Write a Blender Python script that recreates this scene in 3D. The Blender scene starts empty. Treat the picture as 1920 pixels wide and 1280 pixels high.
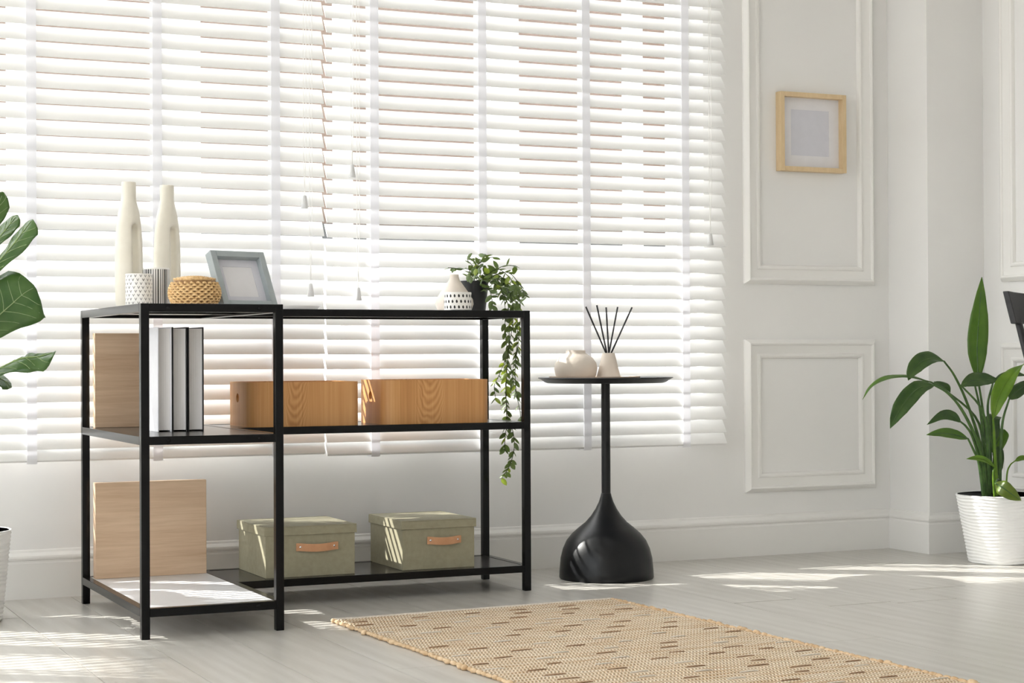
import bpy, bmesh, math, random
import numpy as np
from mathutils import Vector, Matrix
random.seed(7); np.random.seed(7)
S = bpy.context.scene
COL = S.collection
R = math.radians
PI = math.pi

# ------------------------------------------------------------------ camera
F, YAW, PITCH, ROLL = 3380.6, 24.649, -0.4669, -0.2724
CAM = np.array([0.0, -5.1308, 0.66985])
_y, _p, _r = R(YAW), R(PITCH), R(ROLL)
FW = np.array([math.sin(_y)*math.cos(_p), math.cos(_y)*math.cos(_p), -math.sin(_p)])
_rt = np.array([math.cos(_y), -math.sin(_y), 0.0]); _up = np.cross(_rt, FW)
RT = math.cos(_r)*_rt + math.sin(_r)*_up
UP = -math.sin(_r)*_rt + math.cos(_r)*_up
cd = bpy.data.cameras.new('camera'); cam = bpy.data.objects.new('camera', cd); COL.objects.link(cam)
cd.sensor_width = 36.0; cd.lens = F*36.0/1920.0; cd.clip_start = 0.05; cd.clip_end = 200
cam.matrix_world = Matrix(((RT[0], UP[0], -FW[0], CAM[0]), (RT[1], UP[1], -FW[1], CAM[1]), (RT[2], UP[2], -FW[2], CAM[2]), (0, 0, 0, 1)))
S.camera = cam

def at(u, v, ax, val):
    """photo pixel -> world point on the plane ax = val"""
    d = FW + (u-960)/F*RT - (v-640)/F*UP
    i = 'XYZ'.index(ax)
    return Vector(CAM + d*(val-CAM[i])/d[i])

# ------------------------------------------------------------------ light
S.view_settings.view_transform = 'Standard'
S.view_settings.look = 'None'
S.view_settings.gamma = 1.0
S.view_settings.use_curve_mapping = False
S.view_settings.exposure = 0.2
S.cycles.diffuse_bounces = 6
S.cycles.max_bounces = 12
S.cycles.transparent_max_bounces = 16
S.cycles.sample_clamp_indirect = 6.0
S.cycles.caustics_reflective = False

SKY_STRENGTH = 2.6
SUN_STRENGTH = 10.0
W = bpy.data.worlds.new('daylight_sky'); S.world = W; W.use_nodes = True
wn, wl = W.node_tree.nodes, W.node_tree.links
wn.clear()
sky = wn.new('ShaderNodeTexSky'); sky.sky_type = 'NISHITA'; sky.sun_disc = False
sky.sun_elevation = R(38); sky.sun_rotation = R(-49); sky.air_density = 1.0; sky.dust_density = 3.0
hsv = wn.new('ShaderNodeHueSaturation'); hsv.inputs['Saturation'].default_value = 0.25
mixw = wn.new('ShaderNodeMixRGB'); mixw.inputs[0].default_value = 0.75; mixw.inputs[2].default_value = (0.955, 0.97, 1.0, 1)
bg = wn.new('ShaderNodeBackground'); bg.inputs[1].default_value = SKY_STRENGTH
wo = wn.new('ShaderNodeOutputWorld')
wl.new(sky.outputs[0], hsv.inputs['Color']); wl.new(hsv.outputs[0], mixw.inputs[1]); wl.new(mixw.outputs[0], bg.inputs[0]); wl.new(bg.outputs[0], wo.inputs[0])

SUN_DIR = Vector((1.38, -1.0, -1.20)).normalized()
sd = bpy.data.lights.new('sun', 'SUN'); sd.energy = SUN_STRENGTH; sd.angle = R(0.45); sd.color = (1.0, 0.965, 0.92)
sun = bpy.data.objects.new('sun', sd); COL.objects.link(sun)
sun.rotation_euler = SUN_DIR.to_track_quat('-Z', 'Y').to_euler(); sun.location = (-3, 6, 8)

def portal(name, loc, rot, sx, sy):          # guides sky sampling through a real window opening, emits nothing
    l = bpy.data.lights.new(name, 'AREA'); l.shape = 'RECTANGLE'; l.size = sx; l.size_y = sy
    l.cycles.is_portal = True
    o = bpy.data.objects.new(name, l); COL.objects.link(o); o.location = loc; o.rotation_euler = rot

# room extents
XL, XR, YB, HT = -2.6, 4.038, -6.6, 2.95
WIN_X0, WIN_X1, WIN_Z0, WIN_Z1 = -1.85, 3.06, 0.44, 2.55
LW_Y0, LW_Y1, LW_Z0, LW_Z1 = -5.6, -0.9, 0.25, 2.65
portal('sky_portal_front', ((WIN_X0+WIN_X1)/2, 0.30, (WIN_Z0+WIN_Z1)/2), (R(-90), 0, 0), WIN_X1-WIN_X0, WIN_Z1-WIN_Z0)
portal('sky_portal_side', (XL-0.22, (LW_Y0+LW_Y1)/2, (LW_Z0+LW_Z1)/2), (0, R(-90), 0), LW_Z1-LW_Z0, LW_Y1-LW_Y0)

# ------------------------------------------------------------------ materials
MATS = {}
def mat(name, color=(0.8, 0.8, 0.8), rough=0.5, spec=0.5, metal=0.0, coat=0.0, coat_rough=0.1):
    m = bpy.data.materials.new(name); m.use_nodes = True
    b = m.node_tree.nodes['Principled BSDF']
    b.inputs['Base Color'].default_value = (*color, 1); b.inputs['Roughness'].default_value = rough
    b.inputs['Specular IOR Level'].default_value = spec; b.inputs['Metallic'].default_value = metal
    b.inputs['Coat Weight'].default_value = coat; b.inputs['Coat Roughness'].default_value = coat_rough
    MATS[name] = m
    return m
def nt(m): return m.node_tree.nodes, m.node_tree.links, m.node_tree.nodes['Principled BSDF']
def coords(m, scale=(1, 1, 1), rnd=False, gen='Object', rot=(0, 0, 0)):
    n, l, b = nt(m)
    tc = n.new('ShaderNodeTexCoord'); mp = n.new('ShaderNodeMapping')
    mp.inputs['Scale'].default_value = scale; mp.inputs['Rotation'].default_value = rot
    l.new(tc.outputs[gen], mp.inputs[0])
    if rnd:
        oi = n.new('ShaderNodeObjectInfo'); cm = n.new('ShaderNodeMath'); cm.operation = 'MULTIPLY'; cm.inputs[1].default_value = 40.0
        l.new(oi.outputs['Random'], cm.inputs[0]); l.new(cm.outputs[0], mp.inputs['Location'])
    return mp.outputs[0]
def ramp(m, fac, stops):
    n, l, b = nt(m); r = n.new('ShaderNodeValToRGB')
    e = r.color_ramp.elements
    while len(e) < len(stops): e.new(0.5)
    for x, (p, c) in zip(e, stops): x.position = p; x.color = (*c, 1)
    l.new(fac, r.inputs[0]); return r.outputs[0]
def noise(m, vec, scale, detail=4, rough=0.55, dist=0.0):
    n, l, b = nt(m); t = n.new('ShaderNodeTexNoise')
    t.inputs['Scale'].default_value = scale; t.inputs['Detail'].default_value = detail; t.inputs['Roughness'].default_value = rough; t.inputs['Distortion'].default_value = dist
    l.new(vec, t.inputs['Vector']); return t.outputs['Fac']
def bump(m, h, strength=0.2, dist=0.002):
    n, l, b = nt(m); bp = n.new('ShaderNodeBump'); bp.inputs['Strength'].default_value = strength; bp.inputs['Distance'].default_value = dist
    l.new(h, bp.inputs['Height']); l.new(bp.outputs[0], b.inputs['Normal'])
def mixc(m, fac, a, c, mode='MIX'):
    n, l, b = nt(m); x = n.new('ShaderNodeMixRGB'); x.blend_type = mode
    for i, v in ((0, fac), (1, a), (2, c)):
        if isinstance(v, (int, float)): x.inputs[i].default_value = v
        elif isinstance(v, tuple): x.inputs[i].default_value = (*v, 1)
        else: l.new(v, x.inputs[i])
    return x.outputs[0]
def base(m, sock): n, l, b = nt(m); l.new(sock, b.inputs['Base Color'])

m = mat('wall_paint', (0.80, 0.793, 0.782), 0.6, 0.3)
v = coords(m); bump(m, noise(m, v, 90, 3), 0.06, 0.001)
base(m, ramp(m, noise(m, v, 2.5, 2), [(0.3, (0.785, 0.778, 0.768)), (0.7, (0.815, 0.808, 0.798))]))
m = mat('trim_paint', (0.81, 0.80, 0.78), 0.45, 0.35)
v = coords(m); bump(m, noise(m, v, 60, 2), 0.04, 0.001)
m = mat('ceiling_paint', (0.82, 0.82, 0.81), 0.7, 0.2)
v = coords(m); bump(m, noise(m, v, 80, 2), 0.05, 0.001)

def wood(name, dark, light, scale, rough=0.5, rnd=False, ring=0.0, fine=0.35, coat=0.0, spec=0.35, ringscale=(1, 1, 1)):
    m = mat(name, light, rough, spec, coat=coat)
    v = coords(m, scale, rnd)
    f1 = noise(m, v, 1.0, 5, 0.6, 0.3)
    v2 = coords(m, tuple(s*4 for s in scale), rnd)
    f2 = noise(m, v2, 1.0, 3, 0.6)
    n, l, b = nt(m)
    mm = n.new('ShaderNodeMixRGB'); mm.inputs[0].default_value = fine; l.new(f1, mm.inputs[1]); l.new(f2, mm.inputs[2])
    fac = mm.outputs[0]
    if ring:
        v3 = coords(m, ringscale, rnd)
        wv = n.new('ShaderNodeTexWave'); wv.wave_type = 'RINGS'; wv.rings_direction = 'SPHERICAL'
        wv.inputs['Scale'].default_value = 1.0; wv.inputs['Distortion'].default_value = 1.6; wv.inputs['Detail'].default_value = 3; wv.inputs['Detail Scale'].default_value = 1.2
        l.new(v3, wv.inputs[0])
        m2 = n.new('ShaderNodeMixRGB'); m2.inputs[0].default_value = ring; l.new(fac, m2.inputs[1]); l.new(wv.outputs['Fac'], m2.inputs[2]); fac = m2.outputs[0]
    base(m, ramp(m, fac, [(0.28, dark), (0.72, light)]))
    bump(m, fac, 0.08, 0.001)
    return m
# floor: pale grey-beige laminate, grain along Y
m = wood('floor_plank', (0.46, 0.435, 0.395), (0.605, 0.585, 0.55), (16, 1.3, 16), 0.28, True, 0.15, 0.5, ringscale=(9, 0.8, 9), spec=0.45)
def crate_wood():
    m = mat('crate_wood', (0.5, 0.25, 0.1), 0.42, 0.35)
    n, l, b = nt(m)
    fine = noise(m, coords(m, (210, 210, 3.0), True), 1.0, 3, 0.6)
    wide = noise(m, coords(m, (22, 22, 0.8), True), 1.0, 2, 0.5)
    tc = n.new('ShaderNodeTexCoord'); sp = n.new('ShaderNodeSeparateXYZ'); l.new(tc.outputs['Object'], sp.inputs[0])
    def mth(op, a, c=None):
        x = n.new('ShaderNodeMath'); x.operation = op
        for i, q in enumerate((a, c)):
            if q is None: continue
            if isinstance(q, (int, float)): x.inputs[i].default_value = q
            else: l.new(q, x.inputs[i])
        return x.outputs[0]
    wob = mth('MULTIPLY', noise(m, coords(m, (9, 9, 6), True), 1.0, 3), 0.07)
    dx = mth('ADD', mth('SUBTRACT', sp.outputs[0], 0.17), wob)
    d2 = mth('MULTIPLY', mth('MULTIPLY', dx, dx), 60.0)
    ph = mth('MULTIPLY', mth('SUBTRACT', mth('ADD', sp.outputs[2], wob), d2), 2*PI*40)
    cat = mth('ADD', mth('MULTIPLY', mth('SINE', ph), 0.5), 0.5)
    msk = n.new('ShaderNodeMapRange'); msk.inputs[1].default_value = 0.018; msk.inputs[2].default_value = 0.046; msk.inputs[3].default_value = 0.55; msk.inputs[4].default_value = 0.0
    l.new(mth('ABSOLUTE', dx), msk.inputs[0])
    f = mixc(m, 0.5, wide, fine)
    f = mixc(m, msk.outputs[0], f, mixc(m, 0.45, fine, cat))
    base(m, ramp(m, f, [(0.25, (0.40, 0.175, 0.055)), (0.5, (0.565, 0.285, 0.105)), (0.78, (0.68, 0.39, 0.17))]))
    bump(m, f, 0.06, 0.001)
crate_wood()
wood('oak_board', (0.50, 0.335, 0.215), (0.70, 0.525, 0.37), (2.6, 40, 48), 0.5, True, 0.0, 0.35)
wood('frame_wood', (0.60, 0.44, 0.25), (0.73, 0.57, 0.36), (30, 30, 8), 0.45)

m = mat('black_metal', (0.0035, 0.0035, 0.004), 0.2, 0.2)
v = coords(m); base(m, ramp(m, noise(m, v, 60, 2), [(0.3, (0.0028, 0.0028, 0.0032)), (0.7, (0.0045, 0.0045, 0.005))]))
m = mat('table_metal', (0.005, 0.0055, 0.0065), 0.36, 0.28)
v = coords(m); bump(m, noise(m, v, 500, 2), 0.05, 0.0005)
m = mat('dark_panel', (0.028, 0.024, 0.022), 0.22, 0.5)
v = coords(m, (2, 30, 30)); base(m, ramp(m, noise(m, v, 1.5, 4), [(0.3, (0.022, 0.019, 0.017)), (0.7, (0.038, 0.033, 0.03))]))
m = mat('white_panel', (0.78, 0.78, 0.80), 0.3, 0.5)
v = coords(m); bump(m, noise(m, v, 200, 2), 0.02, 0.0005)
m = mat('black_wood', (0.014, 0.014, 0.016), 0.5, 0.4)
v = coords(m, (30, 30, 4)); bump(m, noise(m, v, 3, 3), 0.1, 0.001)

# blind slats: painted, lets a little daylight through
def translucent(name, col, tcol, f, rough=0.45):
    m = mat(name, col, rough, 0.35)
    n, l, b = nt(m); o = n['Material Output']
    t = n.new('ShaderNodeBsdfTranslucent'); t.inputs[0].default_value = (*tcol, 1)
    mx = n.new('ShaderNodeMixShader'); mx.inputs[0].default_value = f
    l.new(b.outputs[0], mx.inputs[1]); l.new(t.outputs[0], mx.inputs[2]); l.new(mx.outputs[0], o.inputs[0])
    return m
m = translucent('blind_slat', (0.87, 0.868, 0.86), (0.95, 0.94, 0.92), 0.04)
v = coords(m, (3, 80, 80), True); bump(m, noise(m, v, 1, 2), 0.03, 0.0005)
m = translucent('blind_tape', (0.86, 0.86, 0.88), (0.95, 0.95, 0.98), 0.36, 0.8)
v = coords(m); bump(m, noise(m, v, 900, 1), 0.2, 0.0005)
m = mat('blind_cord', (0.86, 0.85, 0.83), 0.7)
v = coords(m); bump(m, noise(m, v, 1500, 1), 0.2, 0.0003)
m = mat('tassel_plastic', (0.62, 0.62, 0.62), 0.35)
v = coords(m); base(m, ramp(m, noise(m, v, 30, 2), [(0.3, (0.60, 0.60, 0.60)), (0.7, (0.65, 0.65, 0.65))]))
m = mat('window_frame_paint', (0.82, 0.82, 0.81), 0.4)
v = coords(m); bump(m, noise(m, v, 100, 2), 0.04, 0.001)
m = mat('window_glass')
n, l, b = nt(m); o = n['Material Output']
tr = n.new('ShaderNodeBsdfTransparent'); gl = n.new('ShaderNodeBsdfGlossy'); gl.inputs['Roughness'].default_value = 0.02
tr.inputs[0].default_value = (0.96, 0.97, 0.965, 1)
mx = n.new('ShaderNodeMixShader'); mx.inputs[0].default_value = 0.04; l.new(tr.outputs[0], mx.inputs[1]); l.new(gl.outputs[0], mx.inputs[2]); l.new(mx.outputs[0], o.inputs[0])

def speck(name, c1, c2, scale, rough=0.5, bs=0.1, bd=0.001, spec=0.4, bscale=None):
    m = mat(name, c1, rough, spec)
    v = coords(m); f = noise(m, v, scale, 3)
    base(m, ramp(m, f, [(0.3, c1), (0.7, c2)]))
    bump(m, noise(m, v, bscale or scale, 2), bs, bd); return m
speck('ceramic_cream', (0.72, 0.68, 0.59), (0.77, 0.735, 0.65), 20, 0.55, 0.05, 0.001, bscale=250)
speck('ceramic_beige', (0.63, 0.56, 0.49), (0.69, 0.625, 0.555), 14, 0.6, 0.06, 0.001, bscale=300)
speck('ceramic_white', (0.82, 0.80, 0.77), (0.86, 0.845, 0.82), 14, 0.35, 0.03, 0.001, bscale=200)
speck('black_print', (0.012, 0.012, 0.012), (0.02, 0.02, 0.02), 60, 0.5)
speck('planter_white', (0.84, 0.84, 0.83), (0.88, 0.88, 0.87), 20, 0.4, 0.03)
speck('planter_black', (0.014, 0.014, 0.016), (0.022, 0.022, 0.024), 20, 0.45, 0.05)
speck('soil', (0.03, 0.018, 0.010), (0.10, 0.06, 0.035), 120, 0.95, 0.8, 0.004)
speck('box_card', (0.27, 0.245, 0.165), (0.315, 0.29, 0.20), 60, 0.75, 0.25, 0.0008, bscale=700)
speck('leather', (0.48, 0.24, 0.12), (0.56, 0.295, 0.155), 40, 0.5, 0.2, 0.001, bscale=300)
m = speck('steel', (0.6, 0.6, 0.62), (0.7, 0.7, 0.72), 50, 0.2); m.node_tree.nodes['Principled BSDF'].inputs['Metallic'].default_value = 1.0
speck('wicker', (0.52, 0.31, 0.12), (0.80, 0.56, 0.28), 160, 0.5, 0.4, 0.001)
speck('wicker_gap_shade', (0.20, 0.10, 0.035), (0.34, 0.19, 0.075), 160, 0.6, 0.4, 0.001)
speck('grey_frame', (0.33, 0.37, 0.385), (0.37, 0.41, 0.425), 30, 0.5, 0.05)
speck('paper_mat', (0.72, 0.71, 0.735), (0.75, 0.74, 0.765), 30, 0.6, 0.02)
speck('paper_grey', (0.60, 0.60, 0.66), (0.63, 0.63, 0.69), 30, 0.35, 0.02)
speck('book_white', (0.74, 0.74, 0.78), (0.78, 0.78, 0.82), 30, 0.5, 0.05)
speck('book_black', (0.013, 0.013, 0.015), (0.02, 0.02, 0.022), 60, 0.55, 0.1)
m = mat('book_pages', (0.72, 0.70, 0.68), 0.8, 0.2)
v = coords(m, (900, 4, 2)); f = noise(m, v, 1, 2); base(m, ramp(m, f, [(0.3, (0.66, 0.64, 0.63)), (0.7, (0.76, 0.74, 0.73))])); bump(m, f, 0.2, 0.0008)
speck('reed', (0.02, 0.02, 0.024), (0.035, 0.035, 0.04), 200, 0.6, 0.1)
speck('tray_beige', (0.60, 0.47, 0.37), (0.66, 0.53, 0.43), 20, 0.35, 0.03)
speck('stem_dark', (0.035, 0.05, 0.02), (0.07, 0.09, 0.035), 80, 0.6, 0.2)
speck('stem_green', (0.035, 0.085, 0.018), (0.08, 0.16, 0.035), 40, 0.4, 0.1)
speck('bark', (0.10, 0.065, 0.04), (0.20, 0.14, 0.09), 40, 0.9, 0.6, 0.004)
def leafmat(name, c1, c2, tcol, f=0.3, rough=0.35, scale=25, rnd=True):
    m = mat(name, c1, rough, 0.45)
    v = coords(m, (1, 1, 1), rnd); base(m, ramp(m, noise(m, v, scale, 3), [(0.32, c1), (0.68, c2)]))
    bump(m, noise(m, v, scale*6, 2), 0.15, 0.001)
    n, l, b = nt(m); o = n['Material Output']
    t = n.new('ShaderNodeBsdfTranslucent'); t.inputs[0].default_value = (*tcol, 1)
    mx = n.new('ShaderNodeMixShader'); mx.inputs[0].default_value = f
    l.new(b.outputs[0], mx.inputs[1]); l.new(t.outputs[0], mx.inputs[2]); l.new(mx.outputs[0], o.inputs[0])
    return m
leafmat('leaf_vine', (0.062, 0.105, 0.030), (0.155, 0.215, 0.085), (0.16, 0.24, 0.03), 0.22, 0.45, 40)
leafmat('leaf_vine_lime', (0.19, 0.27, 0.04), (0.30, 0.37, 0.08), (0.4, 0.52, 0.05), 0.3, 0.45, 40)
leafmat('leaf_dark', (0.030, 0.075, 0.016), (0.065, 0.125, 0.03), (0.10, 0.22, 0.02), 0.22, 0.3)
leafmat('leaf_mid', (0.06, 0.14, 0.015), (0.11, 0.21, 0.03), (0.2, 0.4, 0.02), 0.3, 0.3)
leafmat('leaf_bright', (0.10, 0.21, 0.012), (0.18, 0.31, 0.03), (0.3, 0.52, 0.02), 0.32, 0.35)
leafmat('leaf_olive', (0.10, 0.16, 0.018), (0.19, 0.26, 0.04), (0.25, 0.38, 0.02), 0.25, 0.35)
leafmat('leaf_fig', (0.035, 0.095, 0.022), (0.09, 0.17, 0.045), (0.14, 0.3, 0.03), 0.25, 0.28, 14)
speck('leaf_vein', (0.26, 0.36, 0.14), (0.32, 0.42, 0.18), 60, 0.5)
# rug
m = mat('rug_jute', (0.6, 0.47, 0.32), 0.9, 0.1)
n, l, b = nt(m)
tc = n.new('ShaderNodeTexCoord'); sp = n.new('ShaderNodeSeparateXYZ'); l.new(tc.outputs['Object'], sp.inputs[0])
def mth(op, a, c=None):
    x = n.new('ShaderNodeMath'); x.operation = op
    for i, q in enumerate((a, c)):
        if q is None: continue
        if isinstance(q, (int, float)): x.inputs[i].default_value = q
        else: l.new(q, x.inputs[i])
    return x.outputs[0]
PITCH_RUG = 0.0135
row = mth('MULTIPLY', sp.outputs[1], 1.0/PITCH_RUG)
zig = mth('MULTIPLY', mth('PINGPONG', row, 1.0), 0.9)
tw = mth('SINE', mth('MULTIPLY', mth('ADD', mth('MULTIPLY', sp.outputs[0], 1.0/0.0088), zig), 2*PI))
tw01 = mth('ADD', mth('MULTIPLY', tw, 0.5), 0.5)
v = coords(m, (6, 70, 1)); nz = noise(m, v, 1.0, 3, 0.6)
col1 = ramp(m, nz, [(0.34, (0.64, 0.46, 0.29)), (0.48, (0.77, 0.64, 0.48)), (0.66, (0.85, 0.76, 0.64))])
base(m, mixc(m, tw01, mixc(m, 1.0, col1, (0.66, 0.57, 0.47), 'MULTIPLY'), mixc(m, 0.25, col1, (0.86, 0.79, 0.69))))
bump(m, tw01, 0.7, 0.003)
speck('yarn_brown', (0.24, 0.14, 0.075), (0.42, 0.28, 0.18), 160, 0.9, 0.5)  # shadow side of the raised stitches, painted as brown yarn
speck('yarn_light', (0.60, 0.54, 0.47), (0.74, 0.68, 0.60), 160, 0.9, 0.5)
speck('yarn_tan', (0.46, 0.30, 0.16), (0.70, 0.53, 0.35), 60, 0.9, 0.6, 0.002)
# outside
speck('outside_brick', (0.115, 0.078, 0.055), (0.15, 0.10, 0.075), 6, 0.9)
speck('outside_render', (0.80, 0.79, 0.77), (0.86, 0.85, 0.83), 3, 0.9)
speck('outside_dark', (0.012, 0.012, 0.012), (0.02, 0.02, 0.02), 3, 0.3)
speck('outside_paving', (0.55, 0.53, 0.50), (0.64, 0.62, 0.59), 3, 0.9)
leafmat('leaf_sun_blocker', (0.06, 0.14, 0.03), (0.12, 0.22, 0.05), (0.1, 0.2, 0.02), 0.2, 0.5, 3)

# ------------------------------------------------------------------ mesh helpers
class MB:
    def __init__(s): s.v = []; s.f = []
    def add(s, vs, fs):
        o = len(s.v); s.v += [tuple(x) for x in vs]; s.f += [tuple(i+o for i in f) for f in fs]; return s
    def box(s, x0, x1, y0, y1, z0, z1):
        return s.add([(x0,y0,z0),(x1,y0,z0),(x1,y1,z0),(x0,y1,z0),(x0,y0,z1),(x1,y0,z1),(x1,y1,z1),(x0,y1,z1)],
                     [(0,3,2,1),(4,5,6,7),(0,1,5,4),(1,2,6,5),(2,3,7,6),(3,0,4,7)])
    def lathe(s, prof, n=48, c=(0,0), fn=None, close=False):
        vs = []; k = len(prof)
        for j in range(n):
            a = 2*PI*j/n
            for (r, z) in prof:
                rr = fn(r, z, a) if fn else r
                vs.append((c[0]+rr*math.cos(a), c[1]+rr*math.sin(a), z))
        fs = []
        for j in range(n):
            j2 = (j+1) % n
            for i in range(k-1): fs.append((j*k+i, j2*k+i, j2*k+i+1, j*k+i+1))
            if close: fs.append((j*k+k-1, j2*k+k-1, j2*k, j*k))
        if not close:
            if prof[0][0] > 1e-6: fs.append(tuple(j*k for j in range(n))[::-1])
            if prof[-1][0] > 1e-6: fs.append(tuple(j*k+k-1 for j in range(n)))
        return s.add(vs, fs)
    def tube(s, pts, r, n=8, caps=True):
        pts = [Vector(p) for p in pts]; m_ = len(pts); vs = []
        rs = r if isinstance(r, (list, tuple)) else [r]*m_
        t0 = (pts[1]-pts[0]).normalized(); up = Vector((0,0,1)) if abs(t0.z) < 0.9 else Vector((1,0,0))
        for i, p in enumerate(pts):
            t = (pts[min(i+1, m_-1)]-pts[max(i-1, 0)]).normalized()
            a = t.cross(up)
            if a.length < 1e-5: a = t.cross(Vector((0,1,0)))
            a.normalize(); b = t.cross(a).normalized(); up = b.cross(t) if b.cross(t).length > 0.1 else up
            up = a.cross(t)
            for j in range(n):
                q = 2*PI*j/n; vs.append(p + (a*math.cos(q)+b*math.sin(q))*rs[i])
        fs = [(i*n+j, i*n+(j+1)%n, (i+1)*n+(j+1)%n, (i+1)*n+j) for i in range(m_-1) for j in range(n)]
        if caps: fs += [tuple(range(n))[::-1], tuple(range((m_-1)*n, m_*n))]
        return s.add(vs, fs)
    def prism(s, poly, axis, a, b):     # polygon (2D) extruded along an axis
        n = len(poly)
        def P(q, t):
            return {'X': (t, q[0], q[1]), 'Y': (q[0], t, q[1]), 'Z': (q[0], q[1], t)}[axis]
        return s.add([P(q, a) for q in poly]+[P(q, b) for q in poly],
                     [tuple(range(n))[::-1], tuple(range(n, 2*n))]+[(i, (i+1)%n, n+(i+1)%n, n+i) for i in range(n)])
    def rectsweep(s, prof, x0, x1, z0, z1):    # picture-rail: profile (inset, height) around a rectangle in XZ, height along -Y
        vs = []; k = len(prof)
        for (sx, sz) in ((0,0),(1,0),(1,1),(0,1)):
            for (d, h) in prof:
                vs.append((x0+d if sx == 0 else x1-d, -h, z0+d if sz == 0 else z1-d))
        fs = [(c*k+i, c*k+i+1, ((c+1)%4)*k+i+1, ((c+1)%4)*k+i) for c in range(4) for i in range(k-1)]
        return s.add(vs, fs)
    def mesh(s, name, smooth=None):
        me = bpy.data.meshes.new(name); me.from_pydata(s.v, [], s.f)
        bm = bmesh.new(); bm.from_mesh(me); bmesh.ops.recalc_face_normals(bm, faces=bm.faces); bm.to_mesh(me); bm.free()
        if smooth is not None:
            for p in me.polygons: p.use_smooth = True
            me.set_sharp_from_angle(angle=R(smooth))
        return me

def link(name, me, m, parent=None, loc=None, bevel=0, smooth=None):
    if isinstance(me, MB): me = me.mesh(name, smooth)
    if m and not me.materials: me.materials.append(MATS[m])
    o = bpy.data.objects.new(name, me); COL.objects.link(o)
    if parent: o.parent = parent
    if loc is not None: o.location = loc
    if bevel:
        bv = o.modifiers.new('bevel', 'BEVEL'); bv.width = bevel; bv.segments = 2; bv.limit_method = 'ANGLE'; bv.angle_limit = R(40)
    return o
def tag(o, label, cat, group=None):
    o['label'] = label; o['category'] = cat
    if group: o['group'] = group
    return o
def thing(name, label, cat, loc=(0,0,0), rz=0, group=None):
    o = bpy.data.objects.new(name, None); o.empty_display_size = 0.05; COL.objects.link(o); o.location = loc; o.rotation_euler = (0,0,rz)
    return tag(o, label, cat, group)
def struct(o): o['kind'] = 'structure'; return o
def copy_tree(o, parent=None):
    c = o.copy(); COL.objects.link(c); c.parent = parent
    for ch in list(o.children): copy_tree(ch, c)
    return c
def spline(pts, n=8):
    """Catmull-Rom through points"""
    P = [Vector(p) for p in pts]; P = [P[0]*2-P[1]]+P+[P[-1]*2-P[-2]]; out = []
    for i in range(1, len(P)-2):
        for k in range(n):
            t = k/n; a, b, c, d = P[i-1], P[i], P[i+1], P[i+2]
            out.append(0.5*((2*b)+(c-a)*t+(2*a-5*b+4*c-d)*t*t+(3*b-a-3*c+d)*t**3))
    out.append(P[-2]); return out
def sdf_mesh(fn, lo, hi, step):
    """surface nets of a signed-distance function given on numpy arrays"""
    ax = [np.arange(lo[i], hi[i]+step, step) for i in range(3)]
    X, Y, Z = np.meshgrid(*ax, indexing='ij'); D = fn(X, Y, Z); s = D < 0
    nx, ny, nz = D.shape
    acc = np.zeros((nx-1, ny-1, nz-1, 3)); cnt = np.zeros((nx-1, ny-1, nz-1))
    corners = [(i,j,k) for i in (0,1) for j in (0,1) for k in (0,1)]
    sub = lambda A, c: A[c[0]:nx-1+c[0], c[1]:ny-1+c[1], c[2]:nz-1+c[2]]
    for a in corners:
        for b in corners:
            if sum(abs(p-q) for p, q in zip(a, b)) == 1 and a < b:
                da, db = sub(D, a), sub(D, b); m_ = (da < 0) != (db < 0)
                t = np.where(m_, da/np.where(m_, da-db, 1), 0)
                for q in range(3): acc[..., q] += np.where(m_, a[q]+t*(b[q]-a[q]), 0)
                cnt += m_
    idx = -np.ones(cnt.shape, int); on = cnt > 0; idx[on] = np.arange(on.sum())
    ijk = np.argwhere(on); vs = (ijk+acc[on]/cnt[on][:, None])*step+np.array(lo)
    fs = []
    for q in range(3):
        sh = [nx, ny, nz]; a = [slice(None)]*3; b = [slice(None)]*3; a[q] = slice(0, -1); b[q] = slice(1, None)
        ch = np.argwhere(s[tuple(a)] != s[tuple(b)]); u, w = [(1,2),(2,0),(0,1)][q]
        for e in ch:
            if e[u] == 0 or e[w] == 0 or e[u] >= sh[u]-1 or e[w] >= sh[w]-1: continue
            c = []
            for du, dw in ((-1,-1),(0,-1),(0,0),(-1,0)):
                z = e.copy(); z[u] += du; z[w] += dw; c.append(idx[tuple(z)])
            if min(c) < 0: continue
            fs.append(tuple(c) if s[tuple(e)] else tuple(c[::-1]))
    mb = MB(); mb.v = [tuple(x) for x in vs]; mb.f = [tuple(int(i) for i in f) for f in fs]; return mb

# ================================================================== SETTING
# floor: planks laid along the depth, each an object; slab beneath
fl = struct(link('floor', MB().box(XL-0.3, XR+0.3, YB-0.3, 0.3, -0.08, -0.0125), 'floor_plank'))
PW = 0.1985
pl_me = {}
x = 0.7875-PW*14
col_i = 0
while x < XR+0.02:
    y = 0.01 + random.uniform(0, 1.1)
    while y > YB:
        L = 1.28; y1 = min(y, 0.012); y0 = max(y-L, YB-0.05)
        if y1-y0 > 0.05:
            key = round(y1-y0, 2)
            if key not in pl_me:
                me = MB().box(0.0008, PW-0.0008, -key+0.0008, -0.0008, -0.012, 0.0).mesh('plank'); me.materials.append(MATS['floor_plank']); pl_me[key] = me
            o = bpy.data.objects.new('plank', pl_me[key]); COL.objects.link(o); o.parent = fl; o.location = (x, y1, 0)
        y -= L
    x += PW; col_i += 1

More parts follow.
